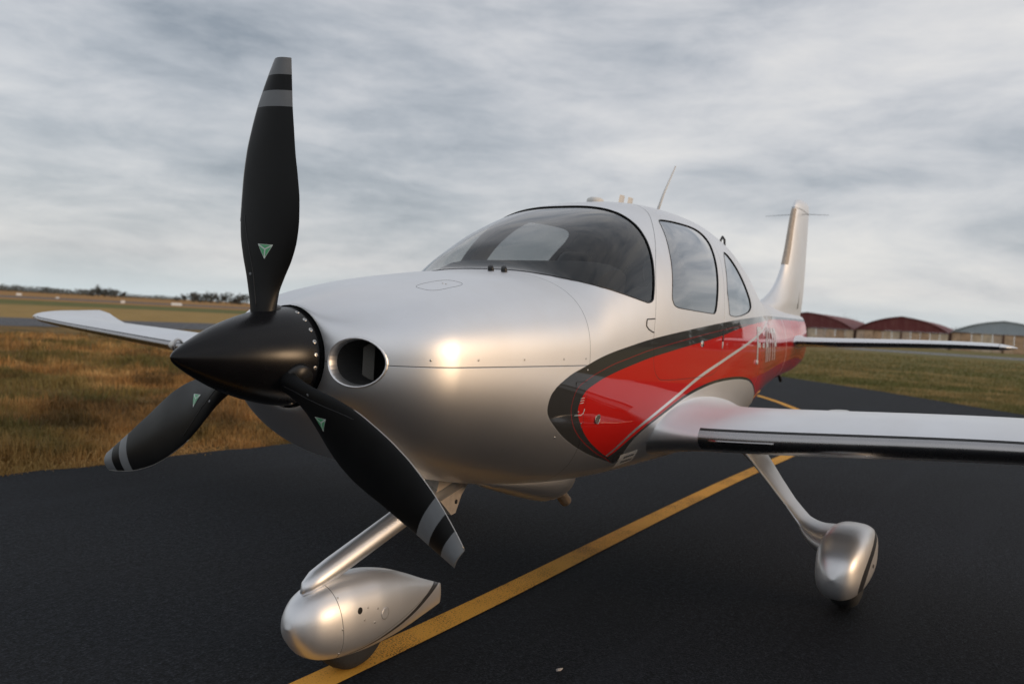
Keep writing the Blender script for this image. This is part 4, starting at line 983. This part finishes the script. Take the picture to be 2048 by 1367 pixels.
def hangar(x, yc, hw, eave, peak, length, mroof, label, rust):
    root = empty('hangar', (x, yc, -.03)); tag(root, label, 'hangar', 'hangars across the field')
    prof = resample([(-hw, eave), (-hw*.72, eave + (peak-eave)*.47), (-hw*.36, eave + (peak-eave)*.82), (0, peak)], False, 4)
    top = [tuple(p) for p in prof] + [(-p[0], p[1]) for p in prof[::-1][1:]]
    rings = [[(xx, y, z) for y, z in top] for xx in (-.25, length)] ; th = [[(xx, y, z - .12) for y, z in top] for xx in (-.25, length)]
    V, F = loft(rings, wrap=False); V2, F2 = loft(th, wrap=False, flip=True); k = len(top)
    rim = [(j, j+1, 2*k+j+1, 2*k+j) for j in range(k-1)]
    obj('roof', V + V2, F + [tuple(i + 2*k for i in f) for f in F2] + rim, mroof, root, False)
    for sd_ in (-1, 1):
        half = [(y, z) for y, z in top if y*sd_ >= -1e-6]; pg = [(0 if sd_ < 0 else .02, y, z - .12) for y, z in half] + ([(0, 0, eave), (0, -hw, eave)] if sd_ < 0 else [(.02, hw, eave), (.02, 0, eave)])
        bk = [(p[0] + .15, p[1], p[2]) for p in pg]; n = len(pg)
        obj('gable_panel', pg + bk, [tuple(range(n)), tuple(range(n, 2*n))[::-1]] + [(i, (i+1) % n, n + (i+1) % n, n + i) for i in range(n)], mroof, root, False)
    nd = 10; wd = 2*hw / nd
    for i in range(nd):
        y0 = -hw + i*wd; o_ = .10 * (i % 2)
        obj('door_panel', *box(.15 + o_, .22 + o_, y0 + .03, y0 + wd - .03, 0.02, eave - .14), M_PANEL[(i*3 + rust) % 5], root, False)
    obj('lintel', *box(.05, .5, -hw, hw, eave - .14, eave - .02), M_FRAME, root, False)
    for yy in (-hw, 0, hw): obj('frame_post', *box(.02, .14, yy - .18, yy + .18, 0, eave - .15), M_FRAME, root, False)
    for yy in (-hw, hw): obj('side_wall', *box(.25, length, yy - .1, yy + .1, 0, eave - .02), M_PANEL[1], root, False)
    return root
hangar(168, 37.4, 8.9, 2.75, 5.75, 30, M_RROOF, 'dark red barn roofed hangar right beside the tail fin', 0)
hangar(168, 20.4, 8.0, 2.95, 5.70, 30, M_RROOF, 'dark red barn roofed hangar standing in the middle of the row', 2)
hangar(168, 4.0, 8.2, 3.30, 5.65, 30, M_GROOF, 'pale grey roofed hangar at the right end of the row', 4)

# ================================================================== TREES
M_LEAF = [simple('hazed_foliage_%d' % i, c, .9, 0, 0, .3, .4) for i, c in enumerate([(.085, .088, .075), (.10, .098, .085), (.075, .080, .066)])]  # grey of winter twigs, with distance haze put into the colour
M_TWIG = simple('bare_twigs', (.085, .075, .065), .9); M_BARK = simple('bark', (.06, .05, .042), .95, 0, 0, .3, 3, .4)
def tree(name, loc, h, wdt, bare, label, seed, group):
    r = np.random.default_rng(seed); root = empty(name, loc); tag(root, label, 'tree', group)
    paths = [([(0, 0, -.1), (r.normal(0, .02*h), r.normal(0, .02*h), h*.35), (r.normal(0, .03*h), r.normal(0, .03*h), h*.75)], [h*.03, h*.022, h*.006])]
    for k in range(7):
        a = r.random()*6.28; z0 = h*r.uniform(.2, .55); l = wdt*.5*r.uniform(.5, .9)
        paths.append(([(0, 0, z0), (math.cos(a)*l*.5, math.sin(a)*l*.5, z0 + h*.14), (math.cos(a)*l, math.sin(a)*l, z0 + h*.3)], [h*.012, h*.008, h*.003]))
    obj('trunk', *join(*[tube(p, q, 6) for p, q in paths]), M_BARK, root)
    lob = [(r.normal(0, wdt*.22), r.normal(0, wdt*.22), h*r.uniform(.18, .78), wdt*r.uniform(.18, .34)) for _ in range(9)]
    V, F = [], []
    for k in range(420 if not bare else 420):
        cx, cy, cz, rr = lob[int(r.integers(9))]; d = r.normal(0, 1, 3); d /= np.linalg.norm(d); p = np.array([cx, cy, cz]) + d * rr * r.random()**.4 * np.array([1, 1, .8]); p[2] = max(p[2], .08*h)
        if bare:
            e = d * np.array([1, 1, .4]) + np.array([0, 0, .7]); e = e/np.linalg.norm(e)*h*.07; q = np.cross(e, r.normal(0, 1, 3)); q = q/np.linalg.norm(q)*h*.004; tri = [p - q, p + q, p + e]
        else:
            s_ = h*.055; tri = [p + r.normal(0, s_, 3) for _ in range(3)]
        o = len(V); V += [tuple(x) for x in tri]; F.append((o, o+1, o+2))
    obj('crown', V, F, M_TWIG if bare else M_LEAF[seed % 3], root, False); return root
def dirpos(az, d): return (-1.54 + math.cos(az)*d, -2.17 + math.sin(az)*d, -.03)
A0, A1 = math.atan2(.8993, .4374), math.atan2(.7693, .6388)       # from the far left to beside the nose
ORD = ['first', 'second', 'third', 'fourth', 'fifth', 'sixth', 'seventh', 'eighth', 'ninth', 'tenth', 'eleventh', 'twelfth', 'thirteenth']
def far_wood(name, label, spots, seed):          # low growth so far off that it reads as one mass
    r = np.random.default_rng(seed); V, F = [], []
    for x, y, h, wd in spots:
        for k in range(150):
            p = np.array([x + r.normal(0, wd*.35), y + r.normal(0, wd*.35), h*r.random()**.8]); o = len(V); V += [tuple(p + r.normal(0, h*.09, 3)) for _ in range(3)]; F.append((o, o+1, o+2))
    return tag(obj(name, V, F, M_LEAF[0], None, False), label, 'trees', kind='stuff')
sp = []
for t in np.concatenate([np.arange(-.02, .36, .009), np.arange(.47, .72, .012)]):
    p = dirpos(A0 + (A1 - A0)*t, 640 + rng.uniform(-15, 15)); sp.append((p[0], p[1], rng.uniform(2.0, 4.2) if t < .36 else rng.uniform(1.5, 3.0), 7))
far_wood('distant_hedge', 'low dark hedge along the left horizon', sp, 50)
for i, (t, h) in enumerate(((.355, 5.0), (.375, 6.0), (.40, 6.6), (.425, 6.2), (.445, 5.2), (.475, 4.2))):
    tree('tree', dirpos(A0 + (A1 - A0)*t, 560), h, h*1.15, False, '%s tree from the left in the round dark clump on the horizon' % ORD[i], 100 + i, 'trees of the left clump')
for i, (t, h) in enumerate(((.70, 4.0), (.735, 5.5), (.765, 7.2), (.79, 6.4), (.82, 8.2), (.85, 6.8), (.88, 7.4), (.915, 8.2), (.95, 6.4), (.975, 7.2), (1.01, 7.4))):
    h *= .85; tree('tree', dirpos(A0 + (A1 - A0)*t, 520), h, h*1.3, False, '%s tree from the left in the horizon row beside the propeller' % ORD[i], 130 + i, 'trees of the row near the propeller')
tree('tree', (205, 35.5, -.03), 6.6, 6.5, True, 'leafless tree rising between the two red hangars', 300, None)
tree('tree', (205, 14.6, -.03), 6.0, 3.2, True, 'thin leafless tree between the middle hangar and the grey one', 301, None)
tree('tree', (215, 48.2, -.03), 7.6, 1.6, True, 'leafless treetop just above the roof beside the tail fin', 302, None)

sp = []
for i in range(60):
    p = dirpos(math.radians(-56 + .8*i + rng.uniform(-.3, .3)), 135 + 8*rng.uniform(-1, 1)); sp.append((p[0], p[1], rng.uniform(4.5, 10.5), 2.4))
far_wood('distant_wood', 'dark wood beyond the near wing, mirrored in the red paint', sp, 51)
# ---- white airfield markers
def marker(az_px, d, wd, h, label):
    az = A0 + (A1 - A0)*az_px; p = dirpos(az, d); V, F = loft([[(-wd*.18, y, 0), (wd*.18, y, 0), (wd*.05, y, h), (-wd*.05, y, h)] for y in (-wd*.5, wd*.5)], True, True)
    o = obj('runway_marker', V, F, M_WHITE, None, False); o.location = p; o.rotation_euler.z = az; return tag(o, label, 'marker', 'white markers on the airfield')
marker(.07, 240, 1.2, .55, 'white runway marker in dry grass at the far left')
marker(.215, 200, .6, .35, 'small pale marker above the raised wing tip')
marker(.475, 170, .7, .5, 'white marker right of the round tree clump')
marker(.70, 185, 2.0, .5, 'widest white marker in front of the tree row')
# ---- scrap on the tarmac
r = np.random.default_rng(4); V = []; n = 12
for i in range(n):
    a = 2*math.pi*i/n; V.append((.016*math.cos(a)*(1 + r.uniform(-.25, .25)), .007*math.sin(a)*(1 + r.uniform(-.3, .3)), .003 + .004*r.random()))
V2 = [(x*1.02, y*1.02, z - .003) for x, y, z in V]; V += V2 + [(0, 0, .010), (0, 0, .001)]
F = [(i, (i+1) % n, 2*n) for i in range(n)] + [((i+1) % n + n, i + n, 2*n+1) for i in range(n)] + [(i, i+n, (i+1) % n + n, (i+1) % n) for i in range(n)]
o = obj('dry_leaf', V, F, simple('pale_leaf', (.42, .37, .33), .7, 0, 0, .4, 90), None, True); o.location = (1.332, -.649, .0); o.rotation_euler.z = -.35
tag(o, 'small pale crumpled leaf lying on the black tarmac', 'leaf')
